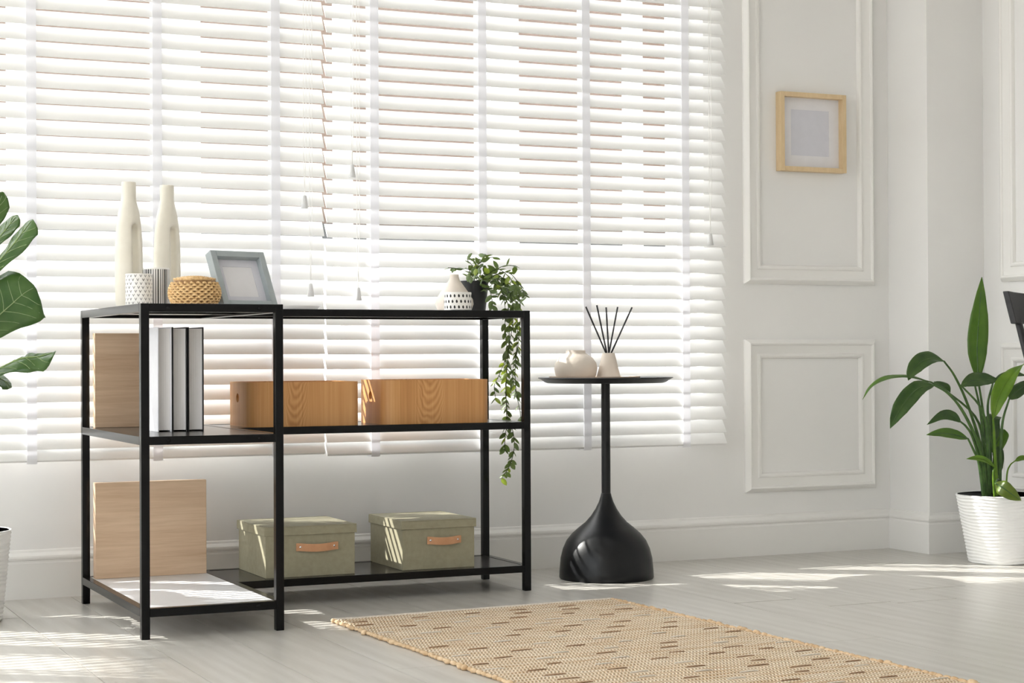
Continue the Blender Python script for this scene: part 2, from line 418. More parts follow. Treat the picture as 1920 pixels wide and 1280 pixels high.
# window wall with a wide opening
wb = MB()
T0, T1 = 0.015, 0.27
wb.box(XL, XR, T0, T1, 0, WIN_Z0); wb.box(XL, XR, T0, T1, WIN_Z1, HT)
wb.box(XL, WIN_X0, T0, T1, WIN_Z0, WIN_Z1); wb.box(WIN_X1, XR, T0, T1, WIN_Z0, WIN_Z1)
wall_back = struct(link('wall_back', wb, 'wall_paint'))
PX0, PY = 3.8024, -0.2034          # pilaster in the corner
struct(link('wall_pilaster', MB().box(PX0, XR, PY, T0, 0, HT), 'wall_paint'))
struct(link('wall_right', MB().box(XR, XR+0.2, YB, T1, 0, HT), 'wall_paint'))
lw = MB(); lw.box(XL-0.25, XL, YB, T1, 0, LW_Z0); lw.box(XL-0.25, XL, YB, T1, LW_Z1, HT); lw.box(XL-0.25, XL, YB, LW_Y0, LW_Z0, LW_Z1); lw.box(XL-0.25, XL, LW_Y1, T1, LW_Z0, LW_Z1)
struct(link('wall_left', lw, 'wall_paint'))
struct(link('wall_front', MB().box(XL-0.25, XR+0.2, YB-0.2, YB, 0, HT), 'wall_paint'))
struct(link('ceiling', MB().box(XL-0.25, XR+0.2, YB-0.2, T1, HT, HT+0.15), 'ceiling_paint'))

# baseboards
BB = [(0, 0), (0.015, 0), (0.015, 0.098), (0.0125, 0.102), (0.0125, 0.106), (0.0165, 0.109), (0.0175, 0.114), (0.0165, 0.119), (0.012, 0.123), (0.006, 0.128), (0.004, 0.134), (0, 0.136)]
def baseboard(name, a, b, nrm):
    a, b, nrm = Vector((*a, 0)), Vector((*b, 0)), Vector((*nrm, 0)); k = len(BB)
    vs = [p + nrm*d + Vector((0, 0, z)) for p in (a, b) for d, z in BB]
    return struct(link(name, MB().add(vs, [(i, i+1, k+i+1, k+i) for i in range(k-1)]+[tuple(range(k)), tuple(range(k, 2*k))]), 'trim_paint'))
baseboard('baseboard_back', (XL, T0), (PX0+0.001, T0), (0, -1))
# pilaster baseboard wraps its two visible faces
vs = []; k = len(BB)
for (px, py, nx, ny) in ((PX0, T0, -1, 0), (PX0, PY, -1, -1), (XR, PY, 0, -1)):
    vs += [(px+nx*d, py+ny*d, z) for d, z in BB]
struct(link('baseboard_pilaster', MB().add(vs, [(c*k+i, c*k+i+1, (c+1)*k+i+1, (c+1)*k+i) for c in range(2) for i in range(k-1)]), 'trim_paint'))
baseboard('baseboard_right', (XR, PY), (XR, YB), (-1, 0))
baseboard('baseboard_left', (XL, YB), (XL, T0), (1, 0))

# panel mouldings
PROF = [(0, 0), (0, 0.006), (0.004, 0.010), (0.009, 0.016), (0.014, 0.018), (0.019, 0.016), (0.021, 0.013), (0.028, 0.011), (0.040, 0.008), (0.048, 0.007), (0.051, 0.010), (0.056, 0.011), (0.061, 0.009), (0.064, 0.004), (0.065, 0)]
PROF = [(d, h*1.25) for d, h in PROF]
def moulding(name, x0, x1, z0, z1):
    return struct(link(name, MB().rectsweep(PROF, x0, x1, z0, z1), 'trim_paint', loc=(0, T0, 0), smooth=35))
moulding('trim_1', 3.212, 3.737, 0.211, 0.722)
moulding('trim_2', 3.212, 3.737, 0.908, 2.55)
for nm, y0, y1, z0, z1 in (('trim_3', -0.302, -1.15, 0.21, 0.706), ('trim_4', -0.302, -1.15, 0.912, 2.55)):
    o = struct(link(nm, MB().rectsweep(PROF, 0, abs(y1-y0), z0, z1), 'trim_paint', loc=(XR, y0, 0), smooth=35)); o.rotation_euler = (0, 0, R(-90))

# windows behind the blinds
def window(i, x0, x1, mids, thick):
    fy0, fy1 = 0.10, 0.17
    fr = MB(); a = thick
    fr.box(x0, x0+a, fy0, fy1, WIN_Z0, WIN_Z1); fr.box(x1-a, x1, fy0, fy1, WIN_Z0, WIN_Z1)
    fr.box(x0+a, x1-a, fy0, fy1, WIN_Z0, WIN_Z0+0.06); fr.box(x0+a, x1-a, fy0, fy1, WIN_Z1-0.06, WIN_Z1)
    o = struct(link('window_%d' % i, fr, 'window_frame_paint', bevel=0.003))
    xs = [x0+a]+[q for mm in mids for q in (mm-0.022, mm+0.022)]+[x1-a]
    for mm in mids: link('mullion', MB().box(mm-0.022, mm+0.022, fy0, fy1, WIN_Z0+0.06, WIN_Z1-0.06), 'window_frame_paint', o, bevel=0.003)
    for q in range(0, len(xs), 2): link('pane', MB().box(xs[q], xs[q+1], 0.133, 0.137, WIN_Z0+0.06, WIN_Z1-0.06), 'window_glass', o)
    return o
window(1, WIN_X0, -0.70, [-1.28], 0.05); window(2, -0.70, 0.33, [-0.2], 0.05); window(3, 0.33, 1.34, [0.86], 0.05); window(4, 1.34, 2.38, [1.845], 0.05); window(5, 2.38, WIN_X1, [2.86], 0.05)
struct(link('trim_window_sill', MB().box(WIN_X0, WIN_X1, T0-0.004, 0.10, WIN_Z0, WIN_Z0+0.012), 'window_frame_paint'))
def sidewindow(i, y0, y1):
    fr = MB(); x0, x1 = XL-0.17, XL-0.10; a = 0.05
    fr.box(x0, x1, y0, y0+a, LW_Z0, LW_Z1); fr.box(x0, x1, y1-a, y1, LW_Z0, LW_Z1); fr.box(x0, x1, y0+a, y1-a, LW_Z0, LW_Z0+0.06); fr.box(x0, x1, y0+a, y1-a, LW_Z1-0.06, LW_Z1)
    o = struct(link('window_%d' % i, fr, 'window_frame_paint'))
    link('pane', MB().box(XL-0.137, XL-0.133, y0+a, y1-a, LW_Z0+0.06, LW_Z1-0.06), 'window_glass', o)
for i, q in enumerate(np.linspace(LW_Y0, LW_Y1, 5)[:-1]): sidewindow(6+i, q, q+(LW_Y1-LW_Y0)/4)

# outside: paving, facing house, leafy sun blocker added further down
struct(link('ground_outside', MB().box(-30, 30, 0.27, 40, -0.5, -0.3).add(MB().box(-40, XL-0.25, -20, 0.27, -0.5, -0.3).v, MB().box(0,1,0,1,0,1).f), 'outside_paving'))
hs = thing('house', 'tan house facing the window, glimpsed between the slats', 'house', (8, 18, -0.3))
link('lower_wall', MB().box(-22, 22, 0, 6, 0, 2.55), 'outside_render', hs)
link('ledge', MB().box(-22, 22, -0.25, 6, 2.55, 2.75), 'outside_dark', hs)
link('upper_wall', MB().box(-22, 22, 0, 6, 2.75, 6.2), 'outside_brick', hs)

# ================================================================== BLINDS
SLAT_Y = -0.055
def blind(name, label, x0, x1, zb, z_first, pitch, tilt, tapes, cords):
    n = int((2.62-z_first)/pitch)
    t = thing(name, label, 'window blind', (x0, SLAT_Y, zb), group=None)
    w, th, L = 0.050, 0.0024, x1-x0
    ca, sa = math.cos(R(tilt)), math.sin(R(tilt))
    # cross-section along the slat: s from -w/2 (lower, room side) to +w/2
    prof = []
    for sgn in (1, -1):
        for k in ([-1, -0.5, 0, 0.5, 1] if sgn == 1 else [1, 0.5, 0, -0.5, -1]):
            s_ = k*w/2*(0.985 if abs(k) == 1 else 1); h = sgn*th/2*(0.55 if abs(k) == 1 else 1) + 0.0006*(1-k*k)
            # room-facing side is (-y, +z)
            prof.append((s_*ca - h*sa, s_*sa + h*ca))
    sl = MB().prism(prof, 'X', 0, L).mesh('slat', 40); sl.materials.append(MATS['blind_slat'])
    # nb: prof[0] = lower edge (y = -w/2 cos)
    for k in range(n):
        o = bpy.data.objects.new('slat', sl); COL.objects.link(o); o.parent = t
        o.location = (random.uniform(-0.002, 0.002), 0, z_first-zb + k*pitch + w/2*sa)
        o.rotation_euler = (R(random.uniform(-0.5, 0.5)), 0, 0)
    top = z_first-zb + n*pitch
    link('headrail', MB().box(0, L, -0.03, 0.03, top+0.02, top+0.08), 'blind_slat', t, bevel=0.003)
    link('bottom_rail', MB().prism([(s_*ca-h*sa, 0.0245*sa+0.001+s_*sa+h*ca) for s_, h in ((-0.0245, -0.005), (0.0245, -0.005), (0.0245, 0.005), (-0.0245, 0.005))], 'X', 0, L), 'blind_slat', t, bevel=0.002)
    fy = -w/2*ca-0.0035
    for tx in tapes:
        for nm, yy in (('ladder_tape', fy), ('ladder_tape', -fy)):
            link(nm, MB().box(tx-x0-0.0135, tx-x0+0.0135, yy-0.0006, yy+0.0006, -0.006, top+0.03), 'blind_tape', t)
    for (px, pairs) in cords:
        for (dx, vz) in pairs:
            zt = vz-zb; cx = px-x0+dx
            cr = MB()
            for s_ in (-0.0045, 0.0045):
                pts = [(cx+s_*(1 if q < 0.93 else (1-q)/0.07), -0.034, top+0.02+(zt+0.036-top-0.02)*q) for q in [0, .2, .4, .6, .8, .93, 1]]
                cr.tube([(cx+s_*0.9+0.002*math.sin(3*q), -0.034, top+0.02+(zt+0.036-top-0.02)*q) for q in np.linspace(0, 0.9, 8)]+[(cx, -0.034, zt+0.036)], 0.0011, 6)
            co = link('pull_cord', cr, 'blind_cord', t)
            tas = MB().lathe([(0.0, 0.038), (0.0048, 0.038), (0.006, 0.036), (0.0105, 0.002), (0.0098, 0.0), (0.0, 0.0)], 16, (cx, -0.034))
            tas.v = [(a, b, c+zt) for a, b, c in tas.v]
            link('tassel', tas, 'tassel_plastic', co, smooth=40)
    return t
def bx(u): return at(u, 500, 'Y', SLAT_Y-0.03).x
def bz(u, v_): return at(u, v_, 'Y', SLAT_Y-0.03).z
blind('venetian_blind', 'white wooden venetian blind behind the vases, running out of the left side', -1.88, bx(612), 0.3845, 0.4180, 0.04345, 61.0,
      [0.871-0.353*k for k in range(7, 0, -1)]+[bx(61), bx(298), bx(520.5)],
      [(bx(569.5), [(0.002, bz(571, 391))]), (bx(578), [(0.006, bz(582, 556))])])
blind('venetian_blind', 'white wooden venetian blind behind the trailing plant and side table, beside the wall panels', bx(616), bx(1366), 0.3785, 0.4175, 0.04325, 56.0,
      [bx(706), bx(909), bx(1104), bx(1290)],
      [(bx(659), [(0.002, bz(661, 333))]), (bx(667), [(0.006, bz(671, 563))]), (bx(1330), [(0.002, bz(1332, 460))])])

# ================================================================== L-SHAPED SHELF UNIT
xl, xm, xr, yf, ym, yb, zm, zb, t_ = 0.9852, 1.3372, 2.1985, -0.8695, -0.4649, -0.1510, 0.4825, 0.0734, 0.0204
SH = 0.800
su = thing('shelf_unit', 'black metal L-shaped open shelf unit standing in front of the blinds', 'shelf', (xl, yb, 0))
def lb(x0, x1, y0, y1, z0, z1): return MB().box(x0-xl, x1-xl, y0-yb, y1-yb, z0, z1)
for (px, py) in ((xl, yf), (xm-t_, yf), (xl, yb-t_), (xr-t_, ym), (xr-t_, yb-t_)):
    link('post', lb(px, px+t_, py, py+t_, 0, SH), 'black_metal', su, bevel=0.0015)
for z in (SH, zm, zb):
    e = 0.0002
    link('front_rail', lb(xl+t_, xm-t_, yf, yf+t_, z-t_, z-e), 'black_metal', su, bevel=0.001)
    link('side_rail', lb(xl, xl+t_, yf+t_, yb-t_, z-t_, z-e), 'black_metal', su, bevel=0.001)
    link('side_rail', lb(xm-t_, xm, yf+t_, yb-t_, z-t_, z-e), 'black_metal', su, bevel=0.001)
    link('front_rail', lb(xm, xr-t_, ym, ym+t_, z-t_, z-e), 'black_metal', su, bevel=0.001)
    link('side_rail', lb(xr-t_, xr, ym+t_, yb-t_, z-t_, z-e), 'black_metal', su, bevel=0.001)
    link('back_rail', lb(xl+t_, xr-t_, yb-t_, yb, z-t_, z-e), 'black_metal', su, bevel=0.001)
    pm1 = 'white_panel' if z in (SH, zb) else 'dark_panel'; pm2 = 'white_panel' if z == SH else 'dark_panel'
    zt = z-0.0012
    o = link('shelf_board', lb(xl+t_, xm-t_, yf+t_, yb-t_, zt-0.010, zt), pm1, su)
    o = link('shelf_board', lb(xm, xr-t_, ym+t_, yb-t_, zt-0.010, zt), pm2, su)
for (u, v_, zz) in ((315, 577, SH-.0102), (487, 577, SH-.0102), (317, 826, zm-.0102), (487, 821, zm-.0102), (484, 1132, zb-.0102)):
    p = at(u, v_, 'Y', yf)
    bo = MB().lathe([(0, 0.0022), (0.0035, 0.0021), (0.005, 0.0012), (0.0054, 0.0), (0, 0)], 14)
    bo.v = [(x_, -z_, y_) for x_, y_, z_ in bo.v]
    link('bolt', bo, 'black_metal', su, (p.x-xl, yf-yb, zz), smooth=40)
# brace and clips under the top boards
link('brace', lb(xl+t_, xm-t_, -0.50, -0.488, SH-0.016, SH-0.0115), 'black_metal', su)
for q in (1.55, 1.8, 2.05): link('clip', lb(q, q+0.03, yb-0.040, yb-t_, SH-0.0145, SH-0.0115), 'black_metal', su)

# ------------------------------------------------------------------ boards behind the left block
def board(label, x0, x1, y0, y1, z0, z1):
    o = tag(link('wooden_board', MB().box(0, x1-x0, 0, y1-y0, 0, z1-z0), 'oak_board', loc=(x0, y0, z0), bevel=0.0012), label, 'board', 'oak boards on the shelf unit')
    return o
board('light oak board standing upright on the bottom shelf of the left block', 1.0086, 1.3155, -0.2255, -0.1985, zb-0.001, at(385, 898.5, 'Y', -0.2255).z)
board('light oak board standing upright behind the books on the middle shelf', 1.0086, 1.30, -0.2255, -0.1985, zm-0.001, at(200, 624.5, 'Y', -0.2255).z)

# ------------------------------------------------------------------ books
bk = [(281.5, 323, 'book_white', 'white hardcover book standing leftmost of the three, pages facing out'),
      (323.5, 352, 'book_black', 'black hardcover book standing between the white book and another black one'),
      (353, 383, 'book_black', 'black hardcover book standing rightmost of the three on the middle shelf')]
for i, (u0, u1, cm, lab) in enumerate(bk):
    y0 = -0.588+0.004*i; x0 = at(296 if i == 0 else u0, 808, 'Y', y0).x; x1 = at(u1, 808, 'Y', y0).x-0.0006; w_ = x1-x0
    D, Hh = 0.185, at(330, 612, 'Y', y0).z-zm
    b_ = thing('book', lab, 'book', (x0, y0, zm-0.0012), group='hardcover books on the middle shelf')
    c_ = 0.003
    link('cover', MB().box(0, c_, 0, D, 0, Hh).box(w_-c_, w_, 0, D, 0, Hh).box(c_, w_-c_, D-c_, D, 0, Hh), cm, b_, bevel=0.0008)
    # pages: slightly hollow fore-edge
    pg = []
    for k in range(9):
        q = k/8; pg.append((c_+0.0003+(w_-2*c_-0.0006)*q, 0.005+0.006*(1-(2*q-1)**2)))
    poly = pg+[(w_-c_-0.0003, D-c_-0.001), (c_+0.0003, D-c_-0.001)]
    link('pages', MB().prism(poly, 'Z', 0.004, Hh-0.004), 'book_pages', b_)

# ------------------------------------------------------------------ wooden crates (bent wood, rounded corners, open top)
def rrect(w, d, r, n=6):
    pts = []
    for cx, cy, a0 in ((w-r, r, -90), (w-r, d-r, 0), (r, d-r, 90), (r, r, 180)):
        for k in range(n+1):
            a = R(a0+90*k/n); pts.append((cx+r*math.cos(a), cy+r*math.sin(a)))
    return pts
def crate(label, x0, x1, y0, D, Hh, rz=0.0):
    w_ = x1-x0; c_ = 0.008
    t = thing('wooden_crate', label, 'crate', (x0, y0, zm-0.0012), rz, 'wooden crates on the middle shelf')
    out, inn = rrect(w_, D, 0.032), [(x_+c_, y_+c_) for x_, y_ in rrect(w_-2*c_, D-2*c_, 0.026)]
    n = len(out)
    bm = bmesh.new()
    V = [[bm.verts.new((*q, z)) for q in ring] for ring, z in ((out, 0), (out, Hh), (inn, Hh), (inn, 0.008))]
    for a, b in ((0, 1), (1, 2), (2, 3)):
        for i in range(n): bm.faces.new((V[a][i], V[a][(i+1)%n], V[b][(i+1)%n], V[b][i]))
    bm.faces.new(V[0][::-1]); bm.faces.new(V[3])
    me = bpy.data.meshes.new('crate_walls'); bmesh.ops.recalc_face_normals(bm, faces=bm.faces); bm.to_mesh(me); bm.free()
    # hand hole through both ends
    cut = MB().prism([(D*0.52+0.0125*math.cos(a), Hh*0.64+0.0125*math.sin(a)) for a in np.linspace(0, 2*PI, 24, endpoint=False)], 'X', -0.03, 0.03)
    for p in me.polygons: p.use_smooth = True
    me.set_sharp_from_angle(angle=R(30))
    me.materials.append(MATS['crate_wood'])
    o = bpy.data.objects.new('crate_walls', me); COL.objects.link(o); o.parent = t
    c1 = bpy.data.objects.new('tmp', cut.mesh('tmp')); COL.objects.link(c1); c1.parent = t
    bo = o.modifiers.new('b', 'BOOLEAN'); bo.object = c1; bo.solver = 'EXACT'
    bpy.context.view_layer.update()
    nm = bpy.data.meshes.new_from_object(o.evaluated_get(bpy.context.evaluated_depsgraph_get()))
    o.modifiers.clear(); o.data = nm; nm.set_sharp_from_angle(angle=R(30)); bpy.data.objects.remove(c1)
    return t
ycr = -0.418
cx0, cx1 = at(452, 760, 'Y', -0.34).x, at(677, 760, 'Y', ycr).x
crate('honey-coloured wooden crate with rounded corners, left one, partly behind the black post', cx0, cx1, ycr, 0.215, at(600, 714.5, 'Y', ycr).z-zm)
cx0, cx1 = at(702, 750, 'Y', -0.34).x, at(921, 750, 'Y', ycr).x
crate('honey-coloured wooden crate with rounded corners, right one, beside the trailing vines', cx0, cx1, ycr, 0.215, at(800, 711, 'Y', ycr).z-zm)

# ------------------------------------------------------------------ storage boxes with lids
def sbox(label, x0, x1, y0, D, Hb, zl, rz=0):
    t = thing('storage_box', label, 'box', (x0, y0, zb-0.0012), rz, 'lidded storage boxes on the bottom shelf')
    w_ = x1-x0; o_ = 0.0045
    link('body', MB().box(0, w_, 0, D, 0, Hb-0.006), 'box_card', t, bevel=0.0012)
    lid = MB().box(-o_, w_+o_, -o_, D+o_, Hb-0.003, Hb).box(-o_, w_+o_, -o_, -o_+0.003, zl, Hb-0.003).box(-o_, w_+o_, D+o_-0.003, D+o_, zl, Hb-0.003).box(-o_, -o_+0.003, -o_+0.003, D+o_-0.003, zl, Hb-0.003).box(w_+o_-0.003, w_+o_, -o_+0.003, D+o_-0.003, zl, Hb-0.003)
    link('lid', lid, 'box_card', t, bevel=0.001)
    hz = Hb*0.585; hw = w_*0.47; cx = w_*0.57
    # strap: bowed out between its two studs
    n = 14; vs = []
    for k in range(n+1):
        q = -1+2*k/n; yy = -0.0035-0.0085*max(0, 1-(q/0.8)**2)**0.8; dz = -0.003*max(0, 1-(q/0.8)**2)
        for z_ in (-0.0105, 0.0105):
            for d in (-0.001, 0.001): vs.append((cx+q*hw/2, yy+d, hz+z_+dz))
    fs = []
    for k in range(n):
        a, b = k*4, k*4+4
        fs += [(a, a+2, b+2, b), (a+1, b+1, b+3, a+3), (a, b, b+1, a+1), (a+2, a+3, b+3, b+2)]
    fs += [(0, 1, 3, 2), (n*4, n*4+2, n*4+3, n*4+1)]
    h = link('handle', MB().add(vs, fs), 'leather', t, smooth=40)
    for s_ in (-1, 1):
        rv = MB().lathe([(0, 0.0022), (0.0022, 0.0018), (0.0034, 0), (0, -0.003)], 12); rv.v = [(a, -c, b) for a, b, c in rv.v]
        link('stud', rv, 'steel', h, (cx+s_*hw*0.40, -0.0048, hz), smooth=50)
    return t
sy = -0.4185
Hb = 0.1385
sbox('olive-beige lidded storage box with tan leather handle, right one, by the back post', 1.8224, 2.0415, sy, 0.258, Hb, Hb-0.0245)
p0 = at(497, 1081, 'Z', zb)
sbox('olive-beige lidded storage box with tan leather handle, left one, behind the front post', at(497, 1040, 'Y', sy).x, at(664.5, 1040, 'Y', sy).x, sy-0.004, 0.258, Hb, Hb-0.0245)

# ================================================================== THINGS ON THE TOP
ZT = SH-0.0012
# tall ring vases
def vase_sdf(H=0.325):
    zs = np.array([-0.01, 0, 0.02, 0.09, 0.16, 0.21, 0.245, 0.265, 0.285, H, H+0.02])
    aa = np.array([0.034, 0.0345, 0.0365, 0.0385, 0.0375, 0.034, 0.0285, 0.0225, 0.0185, 0.0188, 0.0188])
    bb = np.array([0.030, 0.030, 0.0315, 0.0325, 0.0315, 0.0290, 0.0255, 0.0215, 0.0185, 0.0188, 0.0188])
    def fn(X, Y, Z):
        a, b = np.interp(Z, zs, aa), np.interp(Z, zs, bb)
        d = (np.sqrt((X/a)**2+(Y/b)**2)-1)*np.minimum(a, b)
        d = np.maximum(d, np.maximum(Z-H, -Z))
        zc = np.clip(Z, 0.052, 0.205)
        ds = np.sqrt((X-0.0015)**2+(Z-zc)**2)-0.0105
        k = 0.012; h = np.clip(0.5-0.5*(-ds-d)/k*-1*-1, 0, 1)
        # smooth subtraction
        h = np.clip(0.5-0.5*(d+ds)/k, 0, 1)
        d = d*(1-h)+(-ds)*h + k*h*(1-h)
        hole = np.maximum(np.sqrt(X*X+Y*Y)-0.0145, (H-0.05)-Z)
        return np.maximum(d, -hole)
    return fn
vm = sdf_mesh(vase_sdf(), (-0.046, -0.042, -0.006), (0.046, 0.042, 0.334), 0.0026).mesh('ring_vase')
for p in vm.polygons: p.use_smooth = True
vm.materials.append(MATS['ceramic_cream'])
def vase(label, u0, u1, vt, Y):
    x = (at(u0, 480, 'Y', Y).x+at(u1, 480, 'Y', Y).x)/2; h = at((u0+u1)/2, vt, 'Y', Y).z-ZT
    o = tag(link('ring_vase', vm, None, loc=(x, Y, ZT)), label, 'vase', 'tall cream vases on the shelf unit'); o.rotation_euler = (0, 0, R(30)); o.scale = (1, 1, h/0.325)
    sm = o.modifiers.new('smooth', 'SMOOTH'); sm.iterations = 4; sm.factor = 0.5
    return o
vase('tall cream ceramic vase with hollow side, left of the pair, behind the chevron cup', 214.5, 268.5, 341, -0.50)
vase('tall cream ceramic vase with hollow side, right of the pair, behind the wicker basket', 283, 343.5, 347, -0.40)

# printed cups
def cup(name, label, x, y, r, h, marks, cat='cup', z=ZT):
    t = thing(name, label, cat, (x, y, z), group='printed ceramic cups on the shelf unit')
    link('body', MB().lathe([(0, 0), (r-0.003, 0), (r, 0.003), (r, h-0.0015), (r-0.001, h), (r-0.0025, h), (r-0.0035, h-0.002), (r-0.0035, 0.006), (0, 0.005)], 56), 'ceramic_white', t, smooth=40)
    mk = MB()
    def wrap(poly, a0, zc):      # flat polygon in (arc, z) laid on the wall
        vs = []
        for s_, q in poly:
            a = a0+s_/r; vs.append(((r+0.0003)*math.cos(a), (r+0.0003)*math.sin(a), zc+q))
        mk.add(vs, [tuple(range(len(vs)))])
    marks(wrap, r, h)
    o = link('printed_pattern', mk, 'black_print', t); o['kind'] = 'stuff'
    return t
def chevrons(wrap, r, h):
    n = 17; rows = 8
    for j in range(rows):
        for i in range(n):
            a = 2*PI*(i+0.5*(j % 2))/n+random.uniform(-.04, .04); zc = h*(0.09+0.83*j/(rows-1)); s = 0.0033; tk = 0.0007
            wrap([(-s, s), (-s+2*tk, s), (0, -s+3*tk), (0, -s)], a, zc); wrap([(s, s), (0, -s), (0, -s+3*tk), (s-2*tk, s)], a, zc)
def stripes(wrap, r, h):
    n = 34
    for i in range(n):
        w_ = random.choice([0.0007, 0.001, 0.0016, 0.0022])
        for k in range(1): wrap([(-w_, 0.002), (w_, 0.002), (w_*0.9, h-0.004), (-w_*0.9, h-0.004)], 2*PI*i/n, 0)
def drops(wrap, r, h):
    n = 20
    for j in range(3):
        for i in range(n):
            a = 2*PI*(i+0.5*(j % 2))/n; zc = h*(0.2+0.3*j); b = 0.0029
            wrap([(b*math.sin(q)*(0.6 if math.cos(q) > 0.5 else 1), 0.0048*math.cos(q)) for q in np.linspace(0, 2*PI, 12, endpoint=False)], a, zc)
def cupat(name, label, u0, u1, vt, Y, marks):
    x0, x1 = at(u0, 560, 'Y', Y).x, at(u1, 560, 'Y', Y).x; r = (x1-x0)/2*0.975; h = at((u0+u1)/2, vt, 'Y', Y).z-ZT
    return cup(name, label, (x0+x1)/2, Y, r, h, marks)
cupat('chevron_cup', 'white ceramic cup printed with small black chevrons, in front of the vases', 235, 286, 513.5, -0.645, chevrons)
cupat('striped_cup', 'white ceramic cup printed with black vertical stripes, beside the wicker basket', 268, 318, 502.5, -0.565, stripes)
cupat('dotted_cup', 'small white ceramic cup printed with black drops, in front of the black plant pot', 834, 882.5, 548, -0.421, drops)

# wicker basket with lid
Yb = -0.735; bxl, bxr = at(315.5, 545, 'Y', Yb).x, at(413.5, 545, 'Y', Yb).x; bR = (bxr-bxl)/2*0.96; bH = at(365, 527, 'Y', Yb).z-ZT
bt = thing('wicker_basket', 'small round woven wicker basket with lid at the left of the photo frame', 'basket', ((bxl+bxr)/2, Yb, ZT))
rows = 9
def brad(q): return bR*(0.80+0.20*math.sin(PI*min(1, max(0, 0.08+q*0.86)))) if q < 0.55 else bR*(0.78+0.22*math.sin(PI*(0.10+q*0.78)))
link('gap_shade', MB().lathe([(0, 0.001)]+[(brad(k/10)*0.94, 0.001+bH*k/10) for k in range(11)]+[(0, bH*0.99)], 40), 'wicker_gap_shade', bt, smooth=60)  # dark inner wall paints shade into the gaps between strands
for j in range(rows):
    q = (j+0.5)/rows; rr = brad(q); n = 22; pts = []
    ring = MB(); N = 132; k6 = 6; vs = []
    for i in range(N):
        a = 2*PI*i/N; off = 0.0030*math.sin(n*a+PI*(j % 2)); r0 = rr+off-0.001; tl = 0.0016*math.sin(n*a+PI*(j % 2)+0.8)
        for e in range(k6):
            b_ = 2*PI*e/k6; vs.append(((r0+0.0016*math.cos(b_))*math.cos(a), (r0+0.0016*math.cos(b_))*math.sin(a), 0.0035+(bH-0.007)*q+tl+bH/rows*0.46*math.sin(b_)))
    fs = [(i*k6+e, ((i+1)%N)*k6+e, ((i+1)%N)*k6+(e+1)%k6, i*k6+(e+1)%k6) for i in range(N) for e in range(k6)]
    link('woven_strand', ring.add(vs, fs), 'wicker', bt, smooth=60)
lidz = bH
ld = link('lid', MB().lathe([(0, lidz+0.001), (bR*0.80, lidz-0.001), (bR*0.81, lidz+0.003), (bR*0.6, lidz+0.0065), (bR*0.3, lidz+0.0085), (0, lidz+0.009)], 40), 'wicker', bt, smooth=50)
for j in range(6):
    rr = bR*(0.78-0.13*j); zz = lidz+0.004+0.0062*(1-(rr/(bR*0.8))**2)
    ring = MB(); N = 90; pts = [(rr*math.cos(2*PI*i/N)*(1+0.015*math.sin(i*2.1)), rr*math.sin(2*PI*i/N)*(1+0.015*math.sin(i*2.1)), zz+0.0012*math.sin(i*1.05+j*PI)) for i in range(N+1)]
    link('woven_ring', ring.tube(pts, 0.0028, 6, False), 'wicker', ld, smooth=60)

# leaning photo frame (deep, grey-blue)
def deepframe(name, label, cat, w, h, d, bw, outer, matw, wm, pm, pane=True):
    t = thing(name, label, cat)
    fr = MB()
    fr.box(0, bw, 0, d, 0, h).box(w-bw, w, 0, d, 0, h).box(bw, w-bw, 0, d, 0, bw).box(bw, w-bw, 0, d, h-bw, h)
    link('frame', fr, outer, t, bevel=0.001)
    y = d-0.006
    mt = MB(); a, b = bw, bw+matw
    for x0, x1, z0, z1 in ((a, b, a, h-a), (w-b, w-a, a, h-a), (b, w-b, a, b), (b, w-b, h-b, h-a)): mt.box(x0, x1, y-0.0016, y, z0, z1)
    link('mount', mt, wm, t)
    link('picture', MB().box(b-0.002, w-b+0.002, y, y+0.001, b-0.002, h-b+0.002), pm, t)
    link('backing', MB().box(bw*0.5, w-bw*0.5, y+0.0012, d-0.0005, bw*0.5, h-bw*0.5), outer, t)
    return t
ph, al, fw_, fh_ = 0.292, 0.441, 0.161, 0.158
fo = deepframe('photo_frame', 'grey-blue deep photo frame leaning back on the shelf top, empty mount', 'photo frame', fw_, fh_, 0.026, 0.0165, 'grey_frame', 0.020, 'paper_grey', 'paper_mat')
fo.location = (1.227, -0.735, ZT+0.0005); fo.rotation_euler = (-al, 0, ph)
link('stand', MB().prism([(0.0262, 0.120), (0.0300, 0.120), (0.0920, 0.0440), (0.0880, 0.0420)], 'X', fw_*0.38, fw_*0.62), 'grey_frame', fo)

# flat white dish on the right-hand top
dm = MB().lathe([(0, 0.0), (0.05, 0.0), (0.068, 0.006), (0.077, 0.014), (0.0785, 0.0145), (0.079, 0.013), (0.069, 0.0095), (0.05, 0.004), (0, 0.004)][::1], 48)
dp = at(560, 571, 'Y', -0.30)
tag(link('shallow_dish', dm, 'ceramic_white', loc=(at(601, 571, 'Y', -0.30).x-0.079, -0.30, ZT), smooth=50), 'shallow white ceramic dish on the shelf top right of the photo frame', 'dish')

# rounded bottle vase by the plant
bo = MB().lathe([(0, 0), (0.043, 0), (0.050, 0.006), (0.0555, 0.022), (0.0535, 0.036), (0.045, 0.050), (0.034, 0.066), (0.024, 0.080), (0.0155, 0.092), (0.0125, 0.102), (0.0125, 0.108), (0.0105, 0.108), (0.0105, 0.09), (0, 0.085)], 56)
tag(link('bottle_vase', bo, 'ceramic_beige', loc=(at(852, 550, 'Y', -0.318).x, -0.318, ZT), smooth=50), 'beige ceramic vase with narrow neck beside the black plant pot', 'vase')

